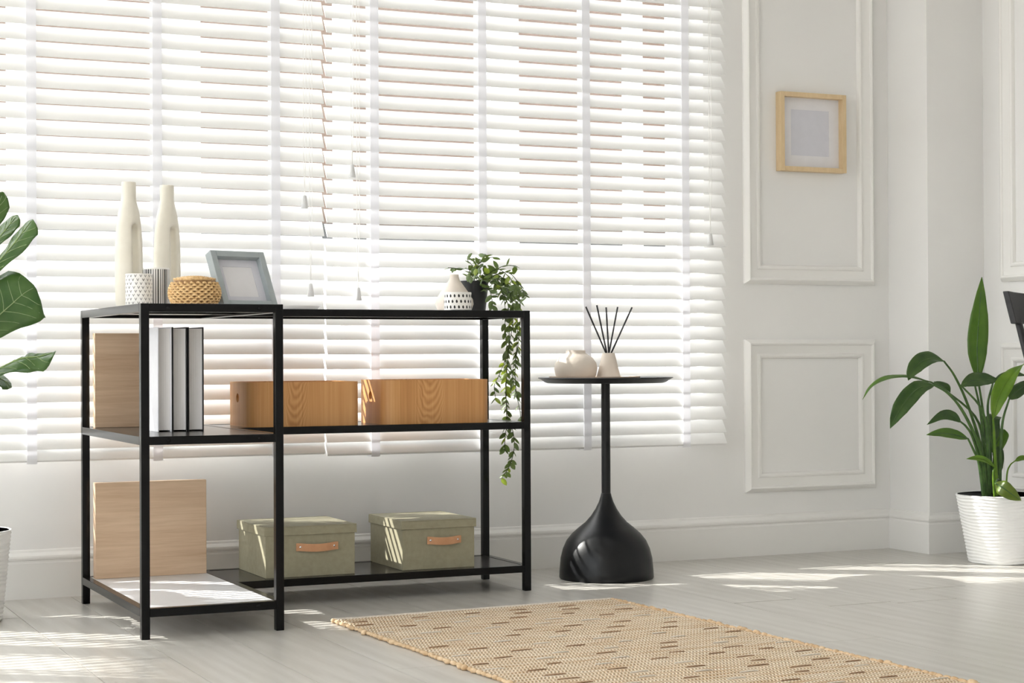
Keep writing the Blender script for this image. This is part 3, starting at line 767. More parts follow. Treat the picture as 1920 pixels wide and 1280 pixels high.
# ================================================================== LEAF BUILDERS
def leaf_mesh(mid, width, side, prof, fold=0.25, wave=0.0, nw=3, lay=0.0):
    """mid: list of points from base to tip; side: rough sideways direction"""
    P = spline(mid, 5); n = len(P); mb = MB(); vs = []; cols = 2*nw+1
    side = Vector(side)
    for i, p in enumerate(P):
        q = i/(n-1); t = (P[min(i+1, n-1)]-P[max(i-1, 0)]).normalized()
        s = (side-t*side.dot(t)).normalized(); nr = s.cross(t).normalized()
        w = width*np.interp(q, [a for a, b in prof], [b for a, b in prof])
        for j in range(-nw, nw+1):
            k = j/nw
            vs.append(p + s*(k*w) + nr*(fold*abs(k)**1.3*w + wave*w*math.sin(q*17+j*1.7)*abs(k)))
    fs = [(i*cols+j, i*cols+j+1, (i+1)*cols+j+1, (i+1)*cols+j) for i in range(n-1) for j in range(cols-1)]
    return mb.add(vs, fs), P
LANCE = [(0, 0.05), (0.08, 0.45), (0.25, 0.88), (0.42, 1.0), (0.65, 0.85), (0.85, 0.45), (1, 0.02)]
OVATE = [(0, 0.05), (0.08, 0.55), (0.25, 0.95), (0.45, 1.0), (0.7, 0.78), (0.88, 0.4), (1, 0.02)]
FIDDLE = [(0, 0.08), (0.06, 0.38), (0.2, 0.55), (0.4, 0.72), (0.62, 1.0), (0.8, 0.98), (0.93, 0.6), (1, 0.08)]

# ------------------------------------------------------------------ trailing plant
Yp = -0.235
px_, pr_ = at(889, 545, 'Y', Yp).x, 0.0445
tp = thing('trailing_plant', 'trailing green vine in a black pot spilling over the shelf end', 'plant', (px_, Yp, ZT))
TO = Vector((px_, Yp, ZT)); pH = at(889, 528, 'Y', Yp).z-ZT+0.002
link('pot', MB().lathe([(0, 0), (pr_*0.72, 0), (pr_*0.75, 0.003), (pr_*0.97, pH-0.004), (pr_*0.98, pH), (pr_*0.90, pH), (pr_*0.88, pH-0.01), (0, pH-0.012)], 48), 'planter_black', tp, smooth=40)
link('soil', MB().lathe([(0, pH-0.006), (pr_*0.5, pH-0.007), (pr_*0.88, pH-0.0095), (0, pH-0.0115)], 32), 'soil', tp)
# one leaf mesh shared, tip along +X
lm, _ = leaf_mesh([(0, 0, 0), (0.35, 0, 0.03), (0.7, 0, 0.02), (1, 0, -0.06)], 0.27, (0, 1, 0), OVATE, 0.28, 0, 2)
LME = {}
for nm in ('leaf_vine', 'leaf_vine_lime'):
    me = lm.mesh('leaf', 60); me.materials.append(MATS[nm]); LME[nm] = me
def put_leaf(root, org, p, d, size, roll, mname='leaf_vine'):
    d = Vector(d).normalized(); o = bpy.data.objects.new('leaf', LME[mname]); COL.objects.link(o); o.parent = root
    q = d.to_track_quat('X', 'Z'); M = Matrix.Translation(Vector(p)-org) @ q.to_matrix().to_4x4() @ Matrix.Rotation(roll, 4, 'X') @ Matrix.Diagonal((size, size, size, 1))
    o.matrix_local = M; return o
XS = xr+0.012
def vp(u, v_, Y=None, X=None): return at(u, v_, 'Y', Y) if X is None else at(u, v_, 'X', X)
rim = TO+Vector((0, 0, pH))
strands = [
    # drape over the end of the shelf, then hang down
    [rim+Vector((0.01, -0.01, 0)), vp(930, 520, -0.31), vp(958, 555, X=XS-0.02), vp(962, 600, X=XS), vp(956, 640, X=XS), vp(951, 690, X=XS), vp(949, 740, X=XS), vp(953, 785, X=XS), vp(962, 810, X=XS), vp(964, 840, X=XS), vp(956, 872, X=XS), vp(941, 896, X=XS)],
    [rim+Vector((0.015, 0.0, 0)), vp(935, 505, -0.30), vp(968, 540, X=XS-0.01), vp(976, 585, X=XS+0.01), vp(972, 640, X=XS+0.01), vp(966, 690, X=XS+0.01), vp(968, 735, X=XS+0.01), vp(975, 770, X=XS+0.005), vp(978, 800, X=XS)],
    [rim+Vector((0.01, 0.01, 0)), vp(925, 520, -0.27), vp(945, 560, X=XS-0.01), vp(947, 615, X=XS), vp(950, 660, X=XS), vp(938, 698, X=XS), vp(927, 722, X=XS), vp(929, 745, X=XS)],
    [rim+Vector((0.0, -0.015, 0)), vp(928, 512, -0.33), vp(962, 548, X=XS), vp(970, 600, X=XS+0.015), vp(968, 660, X=XS+0.015), vp(961, 700, X=XS+0.015), vp(968, 740, X=XS+0.015)],
    [rim+Vector((0.0, -0.015, 0)), vp(925, 530, -0.34), vp(950, 562, X=XS), vp(955, 610, X=XS+0.004), vp(953, 665, X=XS+0.004), vp(948, 720, X=XS+0.004), vp(950, 790, X=XS+0.004), vp(947, 820, X=XS+0.004), vp(946, 845, X=XS+0.004)],
    [rim+Vector((0.02, 0.0, 0)), vp(948, 510, -0.29), vp(972, 530, -0.30), vp(986, 556, X=XS+0.01)],
    [rim+Vector((0.02, 0.0, 0)), vp(940, 500, -0.27), vp(962, 498, -0.27), vp(970, 500, -0.27)],
    [rim+Vector((-0.01, 0.0, 0)), vp(880, 506, -0.28), vp(862, 504, -0.29), vp(846, 502, -0.30), vp(840, 502, -0.30)],
    [rim, vp(893, 500, -0.275), vp(903, 488, -0.275), vp(908, 480, -0.275)],
    [rim, vp(898, 495, -0.27), vp(915, 484, -0.27), vp(924, 482, -0.27)],
    [rim+Vector((0.02, -0.01, 0)), vp(918, 545, -0.33), vp(922, 560, -0.35), vp(923, 572, -0.36)],
    [rim, vp(885, 498, -0.28), vp(878, 490, -0.28), vp(876, 484, -0.28)],
]
for k, sp_ in enumerate(strands):
    P = spline(sp_, 6)
    link('vine_stem', MB().tube([p-TO for p in P], 0.0011, 6), 'stem_dark', tp, smooth=60)
    L = sum((P[i+1]-P[i]).length for i in range(len(P)-1)); acc = 0; nxt = 0.02; sg = 1
    for i in range(1, len(P)):
        acc += (P[i]-P[i-1]).length
        if acc >= nxt:
            t = (P[i]-P[max(0, i-1)]).normalized(); nxt += random.uniform(0.013, 0.022)
            for rep in range(2 if random.random() < 0.4 else 1):
                sg = -sg; a = random.uniform(0, 2*PI)
                side = Vector((RT[0], RT[1], 0))*sg*random.uniform(0.5, 1)+Vector((0, 1, 0))*random.uniform(-0.5, 0.5)
                d = t*0.7+side+Vector((0, 0, -0.35 if acc > 0.1 else 0.1))
                put_leaf(tp, TO, P[i], d, random.uniform(0.019, 0.029), random.uniform(-1.2, 1.2), 'leaf_vine_lime' if random.random() < 0.16 else 'leaf_vine')
# crown of leaves above the pot and over the shelf end
for i in range(95):
    q = random.random()
    u = 880+q*90+random.uniform(-12, 12); v_ = 505+q*52+random.uniform(-16, 16) - (8 if q < 0.3 else 0)
    Y = -0.28+random.uniform(-0.07, 0.05)
    p = vp(u, v_, Y)
    if p.z < ZT+0.012 and p.x < xr: continue
    d = Vector((RT[0], RT[1], 0))*random.uniform(-1, 1)+Vector((0, -1, 0))*random.uniform(-0.3, 0.9)+Vector((0, 0, random.uniform(-0.9, 0.4)))
    put_leaf(tp, TO, p, d, random.uniform(0.018, 0.029), random.uniform(-1, 1), 'leaf_vine_lime' if random.random() < 0.12 else 'leaf_vine')

# ================================================================== SIDE TABLE
Yt = -0.297; tX = at(1137, 1050, 'Y', Yt).x
st_ = thing('side_table', 'black round pedestal side table with bell-shaped base by the blinds', 'side table', (tX, Yt, 0))
tz = at(1133, 709, 'Y', Yt).z
rB = (at(1222, 1070, 'Y', Yt).x-at(1053, 1070, 'Y', Yt).x)/2*0.93
def hz(v_): return max(0, at(1137, v_, 'Y', Yt).z)
pxm = (at(1222, 1070, 'Y', Yt).x-at(1053, 1070, 'Y', Yt).x)/169*0.93
bell = [(0, 0), (rB*0.985, 0), (rB, 0.004)]+[(hw*pxm, hz(v_)) for hw, v_ in ((84, 1068), (82, 1045), (78, 1028), (71, 1012), (61, 999), (49, 988), (37, 978), (27, 966), (19, 953), (13, 940), (10, 930), (8.6, 924))]+[(0, hz(923))]
link('base', MB().lathe(bell, 72), 'table_metal', st_, smooth=50)
link('pole', MB().lathe([(0, hz(926)), (8.2*pxm, hz(926)), (8.0*pxm, tz-0.014), (0, tz-0.014)], 32), 'table_metal', st_, smooth=50)
rT = (at(1254, 711, 'Y', Yt).x-at(1012, 711, 'Y', Yt).x)/2*0.93
topo = link('top', MB().lathe([(0, tz-0.014), (rT*0.86, tz-0.014), (rT*0.90, tz-0.011), (rT*0.965, tz-0.002), (rT*0.995, tz+0.0005), (rT, tz+0.002), (rT*0.99, tz+0.0035), (rT*0.955, tz+0.0015), (rT*0.92, tz-0.004), (0, tz-0.004)], 96), 'table_metal', st_, smooth=40)
zt2 = tz-0.004
# tray and what stands on it
trx = (at(1032, 706, 'Y', Yt).x+at(1196, 706, 'Y', Yt).x)/2; trr = (at(1196, 706, 'Y', Yt).x-at(1032, 706, 'Y', Yt).x)/2*0.93
tag(link('round_tray', MB().lathe([(0, 0), (trr*0.95, 0), (trr*0.985, 0.004), (trr, 0.0105), (trr*0.985, 0.0105), (trr*0.955, 0.0045), (0, 0.0040)], 72), 'tray_beige', loc=(trx, Yt, zt2), smooth=40), 'thin round beige tray on the black side table', 'tray')
zt3 = zt2+0.0040
Yv = Yt-0.01; r1 = (at(1118.5, 690, 'Y', Yv).x-at(1041, 690, 'Y', Yv).x)/2*0.94; h1 = at(1079, 656.5, 'Y', Yv).z-zt3
tag(link('round_vase', MB().lathe([(0, 0), (r1*0.80, 0), (r1*0.93, h1*0.10), (r1, h1*0.36), (r1*0.95, h1*0.55), (r1*0.80, h1*0.72), (r1*0.58, h1*0.84), (r1*0.46, h1*0.90), (r1*0.44, h1), (r1*0.40, h1), (r1*0.41, h1*0.9), (0, h1*0.85)], 64), 'ceramic_beige', loc=(at(1079.5, 690, 'Y', Yv).x, Yv, zt3), smooth=60), 'squat round beige ceramic vase on the side table tray', 'vase')
Yd = Yt-0.03; dX = at(1141, 690, 'Y', Yd).x; h2 = at(1141, 661.5, 'Y', Yd).z-zt3; r2 = (at(1162.5, 700, 'Y', Yd).x-at(1120, 700, 'Y', Yd).x)/2*0.94
df = thing('reed_diffuser', 'beige conical reed diffuser with five black reeds on the side table tray', 'diffuser', (dX, Yd, zt3))
link('bottle', MB().lathe([(0, 0), (r2*0.95, 0), (r2, 0.003), (r2*0.53, h2-0.002), (r2*0.50, h2), (r2*0.36, h2), (r2*0.36, h2-0.012), (0, h2-0.014)], 48), 'ceramic_beige', df, smooth=40)
DO = Vector((dX, Yd, zt3))
for (ub, vb, ut, vt, dy) in ((1135, 661, 1098.5, 575, 0.0), (1138, 661, 1119, 572, 0.02), (1141, 661, 1136.5, 576, -0.015), (1143, 661, 1158, 575.5, 0.015), (1147, 661, 1185, 576, -0.01)):
    b_ = Vector(((ub-1141)*0.0011, dy*0.15, h2-0.004)); tt = at(ut, vt, 'Y', Yd+dy)-DO; dd = (tt-b_)
    link('reed', MB().tube([b_-dd*0.10*0, tt], 0.0026, 8), 'reed', df, smooth=50)

# ================================================================== WALL FRAME
wf0 = at(1465, 319, 'Y', -0.018); wf1 = at(1587, 178, 'Y', -0.018)
wfo = deepframe('picture_frame', 'square light wood picture frame hanging on the white wall panel', 'picture frame', wf1.x-wf0.x, wf1.z-wf0.z-0.001, 0.032, 0.0155, 'frame_wood', 0.040, 'paper_mat', 'paper_grey')
wfo.location = (wf0.x, -0.0175, wf0.z)

# ================================================================== BIRD-OF-PARADISE PLANT (right)
Yq = -0.505
qX = at(1876, 1000, 'Y', Yq).x
def ripple(r, z, a): return r+0.0013*math.sin(2*PI*z/0.0105+1.5*math.sin(2*a+0.5)+1.1*math.sin(5*a+z*30)) if r > 0.09 else r
qr0 = qX-at(1826, 1052, 'Y', Yq).x; qr1 = qX-at(1806, 925, 'Y', Yq).x
qr0 *= 0.94; qr1 *= 0.94
qH = at(1876, 926, 'Y', Yq).z
bp = thing('potted_bird_of_paradise', 'tall broad-leaved green plant in a rippled white planter by the corner', 'plant', (qX, Yq, 0))
QO = Vector((qX, Yq, 0))
prof = [(0, 0), (qr0*0.96, 0)]+[(qr0+(qr1-qr0)*k/110, 0.004+(qH-0.004)*k/110) for k in range(111)]
link('planter', MB().lathe(prof, 120, fn=ripple).lathe([(qr1, qH), (qr1-0.002, qH+0.0015), (qr1-0.005, qH), (qr1-0.009, qH-0.03), (0, qH-0.034)], 72), 'planter_white', bp, smooth=70)
link('soil', MB().lathe([(0, qH-0.018), (qr1*0.5, qH-0.02), (qr1*0.93, qH-0.026), (0, qH-0.033)], 40), 'soil', bp)
cam_side = Vector((RT[0], RT[1], 0)); cam_up = Vector((0, 0, 1)); away = Vector((FW[0], FW[1], 0))
def bop(petiole, mid, wpx, side, m='leaf_dark', Y=Yq, fold=0.3, prof=LANCE, pr=0.0035, wave=0.05, base=(1862, 915)):
    def q(p): return at(p[0], p[1], 'Y', Y+(p[2] if len(p) > 2 else 0))-QO
    mp = [q(p) for p in mid]; sc = 4.9/F
    mb, P = leaf_mesh(mp, wpx*sc/2*1.0, side, prof, fold, wave, 3)
    lf = link('leaf', mb, m, bp, smooth=60)
    so = lf.modifiers.new('thickness', 'SOLIDIFY'); so.thickness = 0.0006
    link('midrib', MB().tube([p for p in P[:-1]], [0.0022*(1-i/len(P))+0.0004 for i in range(len(P)-1)], 6), 'stem_green' if m != 'leaf_bright' else 'leaf_bright', lf, smooth=60)
    if petiole:
        bs = at(base[0], base[1], 'Y', Y)-QO; bs.z = qH-0.03
        pts = [bs]+[q(p) for p in petiole]+[mp[0]]
        PP = spline(pts, 5); n_ = len(PP)
        link('petiole', MB().tube(PP, [pr*(1.7-0.9*i/n_) for i in range(n_)], 8), 'stem_green' if m != 'leaf_bright' else 'leaf_bright', bp, smooth=60)
S_, U_, A_ = cam_side, cam_up, away
bop([(1853, 850), (1843, 770)], [(1834, 712), (1832, 650), (1836, 590), (1841, 519)], 47, S_, 'leaf_mid', fold=0.15, base=(1856, 915))
bop([(1842, 850), (1815, 760), (1790, 705)], [(1770, 677), (1745, 672), (1725, 680), (1710, 697), (1703, 713)], 38, U_*0.7-S_*0.7+A_*0.4, 'leaf_dark', fold=0.35, base=(1852, 915))
bop([(1838, 850), (1810, 780), (1775, 733)], [(1745, 716), (1705, 707), (1665, 709), (1635, 724), (1617, 749)], 26, U_*0.25+A_, 'leaf_mid', fold=0.2, base=(1848, 915))
bop([(1840, 850), (1808, 775), (1778, 738)], [(1752, 722), (1722, 728), (1698, 752), (1681, 778), (1669, 803)], 40, U_*0.7-S_*0.7+A_*0.35, 'leaf_dark', fold=0.3, base=(1850, 915), Y=Yq-0.03)
bop([(1838, 870), (1824, 820), (1812, 800)], [(1802, 791), (1785, 780), (1765, 779), (1738, 796)], 24, U_+A_*0.3, 'leaf_dark', base=(1848, 915), Y=Yq-0.02)
bop([(1836, 870), (1826, 845)], [(1815, 822), (1790, 815), (1765, 812), (1737, 815)], 26, U_*0.9+A_*0.6, 'leaf_mid', base=(1846, 915), Y=Yq-0.04)
bop([(1862, 890)], [(1866, 876), (1850, 864), (1832, 859), (1812, 860)], 16, U_+A_*0.6, 'leaf_bright', pr=0.0025, base=(1866, 915), Y=Yq-0.07)
bop([(1846, 840), (1838, 770)], [(1828, 722), (1805, 722), (1812, 725)], 6, U_, 'leaf_dark', base=(1856, 915))
bop([(1852, 840), (1842, 770)], [(1802, 722), (1825, 713), (1848, 711), (1876, 713)], 34, U_*0.8+A_*0.4, 'leaf_dark', fold=-0.25, base=(1856, 915), Y=Yq-0.02, wave=0.09)
bop([(1866, 860), (1864, 810)], [(1862, 785), (1872, 745), (1890, 712), (1910, 690), (1935, 674)], 40, S_*0.8+U_*0.5, 'leaf_bright', fold=0.25, base=(1872, 915), Y=Yq-0.05, wave=0.08)
bop([(1856, 820), (1852, 760)], [(1862, 716), (1882, 705), (1905, 700), (1925, 704)], 18, U_+A_*0.4, 'leaf_dark', base=(1858, 915), Y=Yq+0.04)
bop([(1876, 850), (1880, 790)], [(1892, 748), (1905, 735), (1925, 722), (1950, 720)], 30, U_*0.8+A_*0.3, 'leaf_dark', base=(1874, 915), Y=Yq-0.02, wave=0.1)
bop([(1868, 870)], [(1858, 835), (1855, 810), (1862, 788), (1878, 782)], 42, S_, 'leaf_dark', base=(1866, 915), Y=Yq+0.05, prof=OVATE)
bop([(1868, 880)], [(1862, 850), (1868, 832), (1880, 812), (1884, 805)], 36, S_, 'leaf_mid', base=(1866, 915), Y=Yq+0.04, prof=OVATE)
bop([(1870, 905)], [(1866, 895), (1870, 870), (1872, 845), (1870, 836)], 26, S_, 'leaf_dark', base=(1868, 915), Y=Yq+0.02, prof=OVATE)
bop([(1872, 900, -0.03)], [(1866, 906, -0.10), (1880, 914, -0.142), (1897, 926, -0.155), (1915, 938, -0.158)], 34, U_*0.85+S_*0.5, 'leaf_olive', base=(1876, 915), Y=Yq, prof=OVATE, fold=0.06, wave=0.03)
bop([(1888, 890), (1894, 872)], [(1903, 864), (1918, 858), (1940, 860)], 12, U_, 'leaf_bright', base=(1886, 915), Y=Yq-0.05, pr=0.002)
bop([(1845, 850), (1828, 780)], [(1752, 716), (1765, 722), (1778, 726), (1782, 736)], 18, U_, 'leaf_dark', base=(1850, 915), Y=Yq+0.01)
for (a, b) in (((1853, 915), (1843, 800)), ((1868, 915), (1861, 812))):
    pa, pb = at(*a, 'Y', Yq)-QO, at(*b, 'Y', Yq)-QO; pa.z = qH-0.03
    link('leaf_sheath', MB().tube(spline([pa, (pa+pb)/2+Vector((0.004, 0, 0)), pb], 6), [0.0085-0.0065*k/12 for k in range(13)], 10), 'stem_green', bp, smooth=60)

# ================================================================== FIDDLE-LEAF FIG (left edge)
Yg = -0.36
gpx = at(22, 995, 'Y', Yg).x; gr1 = 0.118; gX = gpx-gr1*1.02
fg = thing('potted_fiddle_leaf_fig', 'fiddle-leaf fig in a rippled white planter at the left edge', 'plant', (gX, Yg, 0))
GO = Vector((gX, Yg, 0)); gH = at(15, 991, 'Y', Yg).z
gr0 = at(4, 1154, 'Y', Yg).x-gX
prof = [(0, 0), (gr0*0.96, 0)]+[(gr0+(gr1-gr0)*k/110, 0.004+(gH-0.004)*k/110) for k in range(111)]
link('planter', MB().lathe(prof, 120, fn=ripple).lathe([(gr1, gH), (gr1-0.002, gH+0.0015), (gr1-0.005, gH), (gr1-0.009, gH-0.03), (0, gH-0.034)], 72), 'planter_white', fg, smooth=70)
link('soil', MB().lathe([(0, gH-0.018), (gr1*0.5, gH-0.02), (gr1*0.93, gH-0.026), (0, gH-0.033)], 40), 'soil', fg)
trunk = spline([(0, 0, gH-0.03), (0.004, 0.003, 0.35), (-0.006, 0, 0.55), (0.004, -0.004, 0.8), (0, 0, 1.08)], 6)
link('trunk', MB().tube(trunk, [0.010-0.006*i/len(trunk) for i in range(len(trunk))], 10), 'bark', fg, smooth=60)
def fig(mid, wpx, side, Y=Yg, fold=0.12, wave=0.06, m='leaf_fig', veins=True, prof=FIDDLE):
    mp = [at(p[0], p[1], 'Y', Y+(p[2] if len(p) > 2 else 0))-GO for p in mid]; w = wpx*4.87/F/2
    mb, P = leaf_mesh(mp, w, side, prof, fold, wave, 4)
    lf = link('leaf', mb, m, fg, smooth=70)
    so = lf.modifiers.new('thickness', 'SOLIDIFY'); so.thickness = 0.0006
    sd = Vector(side); n = len(P); mr = MB()
    # main rib and side veins follow the blade
    def surf(i, k):
        q = i/(n-1); t = (P[min(i+1, n-1)]-P[max(i-1, 0)]).normalized(); s = (sd-t*sd.dot(t)).normalized(); nr = s.cross(t).normalized()
        ww = w*np.interp(q, [a for a, b in prof], [b for a, b in prof])
        return P[i]+s*(k*ww)+nr*(fold*abs(k)**1.3*ww+wave*ww*math.sin(q*17+k*4*1.7)*abs(k)), nr
    for sg in (1, -1):
        mr.tube([surf(i, 0)[0]+surf(i, 0)[1]*0.0007*sg for i in range(n-1)], [0.0016*(1-i/n)+0.0004 for i in range(n-1)], 5)
        if veins:
            for i0 in range(2, n-4, 3):
                for s_ in (1, -1):
                    pts = []
                    for j in range(5):
                        i = min(n-1, i0+int(round(j*1.0))); a, nr = surf(i, s_*j/4*0.86); pts.append(a+nr*0.0005*sg)
                    mr.tube(pts, [0.0008, 0.0007, 0.0006, 0.0005, 0.0003], 4)
    link('veins', mr, 'leaf_vein', lf, smooth=60)
    tj = min(trunk, key=lambda p: abs(p.z-(mp[0].z-0.03)))
    link('petiole', MB().tube(spline([tj, (tj+mp[0])/2+Vector((0, 0, -0.008)), mp[0]], 5), 0.0022, 6), 'stem_green', fg, smooth=60)
fig([(-45, 632), (-15, 603), (20, 572), (45, 550), (66, 538)], 118, U_*0.75-S_*0.45+A_*0.25, Y=Yg-0.05)
fig([(-40, 528), (-10, 498), (22, 462), (45, 432), (61, 411)], 58, U_*0.5-S_*0.6+A_*0.75, Y=Yg-0.02, fold=0.3)
fig([(-30, 480), (-5, 450), (15, 425), (33, 403)], 44, U_*0.4-S_*0.6+A_*0.6, Y=Yg+0.05)
fig([(-40, 470), (-25, 430), (-8, 395), (6, 360)], 40, S_*0.8+A_*0.5, Y=Yg-0.03)
fig([(-40, 712, 0.02), (0, 690, 0), (40, 672, -0.02), (75, 668, -0.03), (104, 659, -0.05)], 74, A_*0.9+U_*0.45, Y=Yg-0.06, fold=0.35, wave=0.1)
fig([(-45, 700), (-20, 705), (5, 712), (22, 726)], 50, A_*0.9+U_*0.3, Y=Yg-0.02)
for k in range(9):       # leaves that lie past the left edge
    a = 2.0+k*0.62; z = 0.5+0.075*k; b_ = Vector((0.03*math.cos(a), 0.03*math.sin(a), z))
    dr = Vector((math.cos(a), math.sin(a), 0.35))
    if dr.x > 0.1: continue
    mp = [b_+dr*q*0.16+Vector((0, 0, -0.10*q*q)) for q in (0.1, 0.4, 0.7, 1.0)]
    mb, P = leaf_mesh(mp, 0.055, dr.cross(Vector((0, 0, 1))), FIDDLE, 0.12, 0.06, 4)
    link('leaf', mb, 'leaf_fig', fg, smooth=70)
    link('petiole', MB().tube([Vector((0, 0, z-0.03)), b_, mp[0]], 0.0022, 6), 'stem_green', fg)

# ================================================================== CHAIR (right edge)
Yh = -1.0
hp = at(1885, 548, 'Y', Yh); hw_ = 0.43
ch = thing('dining_chair', 'black wooden chair at the right edge, only its backrest in view', 'chair', (hp.x, Yh, 0))
ztop = hp.z+0.004
lean = 0.36
# curved back rail
vs = []; N = 14
for i in range(N+1):
    q = i/N; x_ = q*hw_; cv = 0.055*(1-(2*q-1)**2)
    for (z_, d) in ((0, -0.013), (0, 0.013), (-0.095, 0.013), (-0.095, -0.013)):
        vs.append((x_, cv+d-(-z_)*lean, ztop+z_*(1.0)-(0.008*math.sin(q*PI) if z_ == 0 else 0)))
fs = [(i*4+e, i*4+(e+1)%4, (i+1)*4+(e+1)%4, (i+1)*4+e) for i in range(N) for e in range(4)]+[(0, 1, 2, 3), tuple(N*4+e for e in (3, 2, 1, 0))]
link('backrest', MB().add(vs, fs), 'black_wood', ch, bevel=0.003, smooth=40)
zs_ = 0.455
for s_ in (0, 1):
    x_ = 0.03 if s_ == 0 else hw_-0.03
    cv = 0.012
    link('back_post', MB().tube([(x_, cv-0.085*lean, ztop-0.085), (x_, cv-0.3*lean, ztop-0.3), (x_, -0.15, zs_)], 0.0105, 10), 'black_wood', ch, smooth=50)
    link('leg', MB().tube([(x_, -0.15, zs_), (x_+0.004*(1-2*s_), -0.125, 0)], [0.017, 0.012], 10), 'black_wood', ch, smooth=50)
    link('leg', MB().tube([(x_, -0.50, zs_), (x_-0.02*(1-2*s_), -0.56, 0)], [0.017, 0.012], 10), 'black_wood', ch, smooth=50)
    link('stretcher', MB().tube([(x_-0.008*(1-2*s_), -0.105, 0.24), (x_-0.008*(1-2*s_), -0.52, 0.24)], 0.009, 8), 'black_wood', ch, smooth=50)
link('seat', MB().prism([(0.005, -0.13), (hw_-0.005, -0.13), (hw_+0.005, -0.35), (hw_-0.01, -0.54), (0.01, -0.54), (-0.005, -0.35)], 'Z', zs_-0.012, zs_+0.015), 'black_wood', ch, bevel=0.008)

# ================================================================== RUG
r0, r1_ = at(622, 1163, 'Z', 0.004), at(1155, 1125, 'Z', 0.004); rw = 0.815
rl = at(870, 1279, 'Z', 0.004); ang = math.atan2(rl.x-r0.x, -(rl.y-r0.y))     # skew of the long side
RL = 1.95
rg = thing('woven_rug', 'beige woven jute rug with short stitches and painted brown shade dashes lying on the floor', 'rug', (r0.x, r0.y, 0.0), ang*-1)
rb = MB(); NX, NR = 44, int(RL/PITCH_RUG)
vs = []
for i in range(NR*6+1):
    y_ = -i*PITCH_RUG/6; k = i/6; rowi = int(k)
    rr = random.Random(rowi*13); amp = 0.0017*(0.75+0.5*rr.random())
    z_ = 0.0038+amp*(1-abs(2*(k-rowi)-1)**2.2)
    for j in range(NX+1): vs.append((rw*j/NX, y_+0.0012*math.sin(j*0.55+rowi*0.3), z_+0.0004*math.sin(j*1.3+rowi)))
fs = [(i*(NX+1)+j, (i+1)*(NX+1)+j, (i+1)*(NX+1)+j+1, i*(NX+1)+j+1) for i in range(NR*6) for j in range(NX)]
link('weave', rb.add(vs, fs), 'rug_jute', rg, smooth=80)
link('underside', MB().box(0, rw, -RL, 0, 0.0003, 0.0036), 'yarn_tan', rg)
eb = MB()
for s_ in (0, 1):
    y_ = 0.0
    while y_ > -RL:
        L_ = random.uniform(0.016, 0.030); big = random.random() < 0.12; w_ = random.uniform(0.0050, 0.0068)*(1.35 if big else 1); xo = random.uniform(-0.001, 0.003)+(0.004 if big else 0)
        xx = -xo if s_ == 0 else rw+xo
        vs = []
        for a_ in range(7):
            q = -1+2*a_/6; rr = math.sqrt(max(0.05, 1-q*q*0.92))
            for b_ in range(8): vs.append((xx+w_*rr*math.cos(2*PI*b_/8), y_-L_/2+q*L_/2, max(0.0004, 0.0052+w_*0.85*rr*math.sin(2*PI*b_/8))))
        eb.add(vs, [(a_*8+b_, a_*8+(b_+1)%8, (a_+1)*8+(b_+1)%8, (a_+1)*8+b_) for a_ in range(6) for b_ in range(8)]+[tuple(range(8)), tuple(range(48, 56))])
        y_ -= L_*0.93
o = link('edge_binding', eb, 'yarn_tan', rg, smooth=70); o['kind'] = 'stuff'
link('end_hem', MB().tube([(q*rw/20, 0.001*math.sin(q*1.7), 0.0048) for q in range(21)], 0.0042, 8), 'yarn_light', rg, smooth=60)
sm_ = {}
for nm in ('yarn_brown', 'yarn_light'):
    me = MB().tube([(-0.027, 0, 0.0046), (-0.024, 0, 0.0058), (-0.012, 0, 0.0061), (0, 0, 0.0062), (0.012, 0, 0.0061), (0.024, 0, 0.0058), (0.027, 0, 0.0046)], [0.0008, 0.0015, 0.0017, 0.0018, 0.0017, 0.0015, 0.0008], 6).mesh('yarn_stitch', 60); me.materials.append(MATS[nm]); sm_[nm] = me
rowk = 4; par = 0
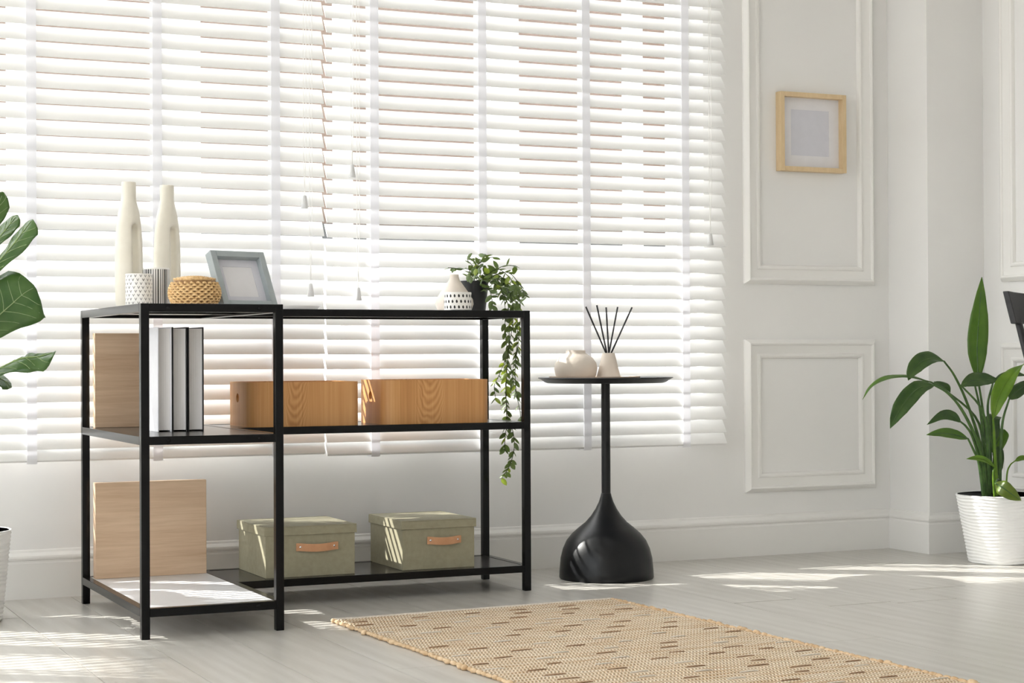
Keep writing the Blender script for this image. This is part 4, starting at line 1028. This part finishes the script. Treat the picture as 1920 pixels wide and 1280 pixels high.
while rowk*PITCH_RUG < RL-0.02:
    xo = 0.05+par*0.075+random.uniform(-0.012, 0.012)
    nm = 'yarn_brown' if random.random() < 0.7 else 'yarn_light'
    while xo < rw-0.02:
        o = bpy.data.objects.new('yarn_stitch', sm_['yarn_brown' if random.random() < 0.55 else 'yarn_light']); COL.objects.link(o); o.parent = rg
        o.location = (xo, -(rowk+0.98)*PITCH_RUG, 0.0); o.rotation_euler = (0, 0, random.uniform(-0.03, 0.03)); o.scale = (random.uniform(0.7, 1.05), 1, 1)
        xo += 0.15+random.uniform(-0.02, 0.02)
    par = (par+1) % 2 if random.random() < 0.8 else par; rowk += 4 if random.random() < 0.5 else 5

# ================================================================== ADDED SUN BLOCKER OUTSIDE (unseen leafy crown keeping sun off the upper panes)
tt = thing('sun_blocker_tree', 'leafy crown added outside, out of view, to block sun from the upper panes', 'sun_blocker_tree', (-4.0, 6.6, -0.3))
to_s = -SUN_DIR
def shade_pt(z_on_blind, x, dist): return Vector((x, 0, z_on_blind))+to_s*(dist/to_s.y)
cr = MB(); rnd = random.Random(3)
for i in range(6000):
    zz = 1.16+abs(rnd.gauss(0, 0.9)) if rnd.random() < 0.5 else rnd.uniform(1.18, 2.9); xx = rnd.uniform(-1.8, 3.6); dd = rnd.uniform(5.2, 7.4)
    if xx < 0.95-1.15*zz and zz < 1.9: continue  # opening cut in the added crown so sun reaches the left floor
    p = shade_pt(zz, xx, dd)-Vector((-4.0, 6.6, -0.3)); s_ = rnd.uniform(0.06, 0.13)
    a = Vector((rnd.gauss(0, 1), rnd.gauss(0, 1), rnd.gauss(0, 0.6))).normalized(); b = a.cross(Vector((rnd.gauss(0, 1), rnd.gauss(0, 1), rnd.gauss(0, 1)))).normalized()
    cr.add([p-a*s_, p-b*s_*0.6, p+a*s_, p+b*s_*0.6], [(0, 1, 2, 3)])
o = link('foliage', cr, 'leaf_sun_blocker', tt); o['kind'] = 'stuff'
link('trunk', MB().tube([(0, 0, 0), (0.1, 0, 3), (0.3, 0, 6.0), (1.5, -0.2, 9.0)], [0.18, 0.16, 0.13, 0.05], 10), 'bark', tt)
for q in (-1.5, 1.0, 3.0): link('branch', MB().tube([(0.3, 0, 6.0), (q*0.6, 0.1, 8), (q*1.2, 0, 9.5)], [0.09, 0.06, 0.03], 8), 'bark', tt)
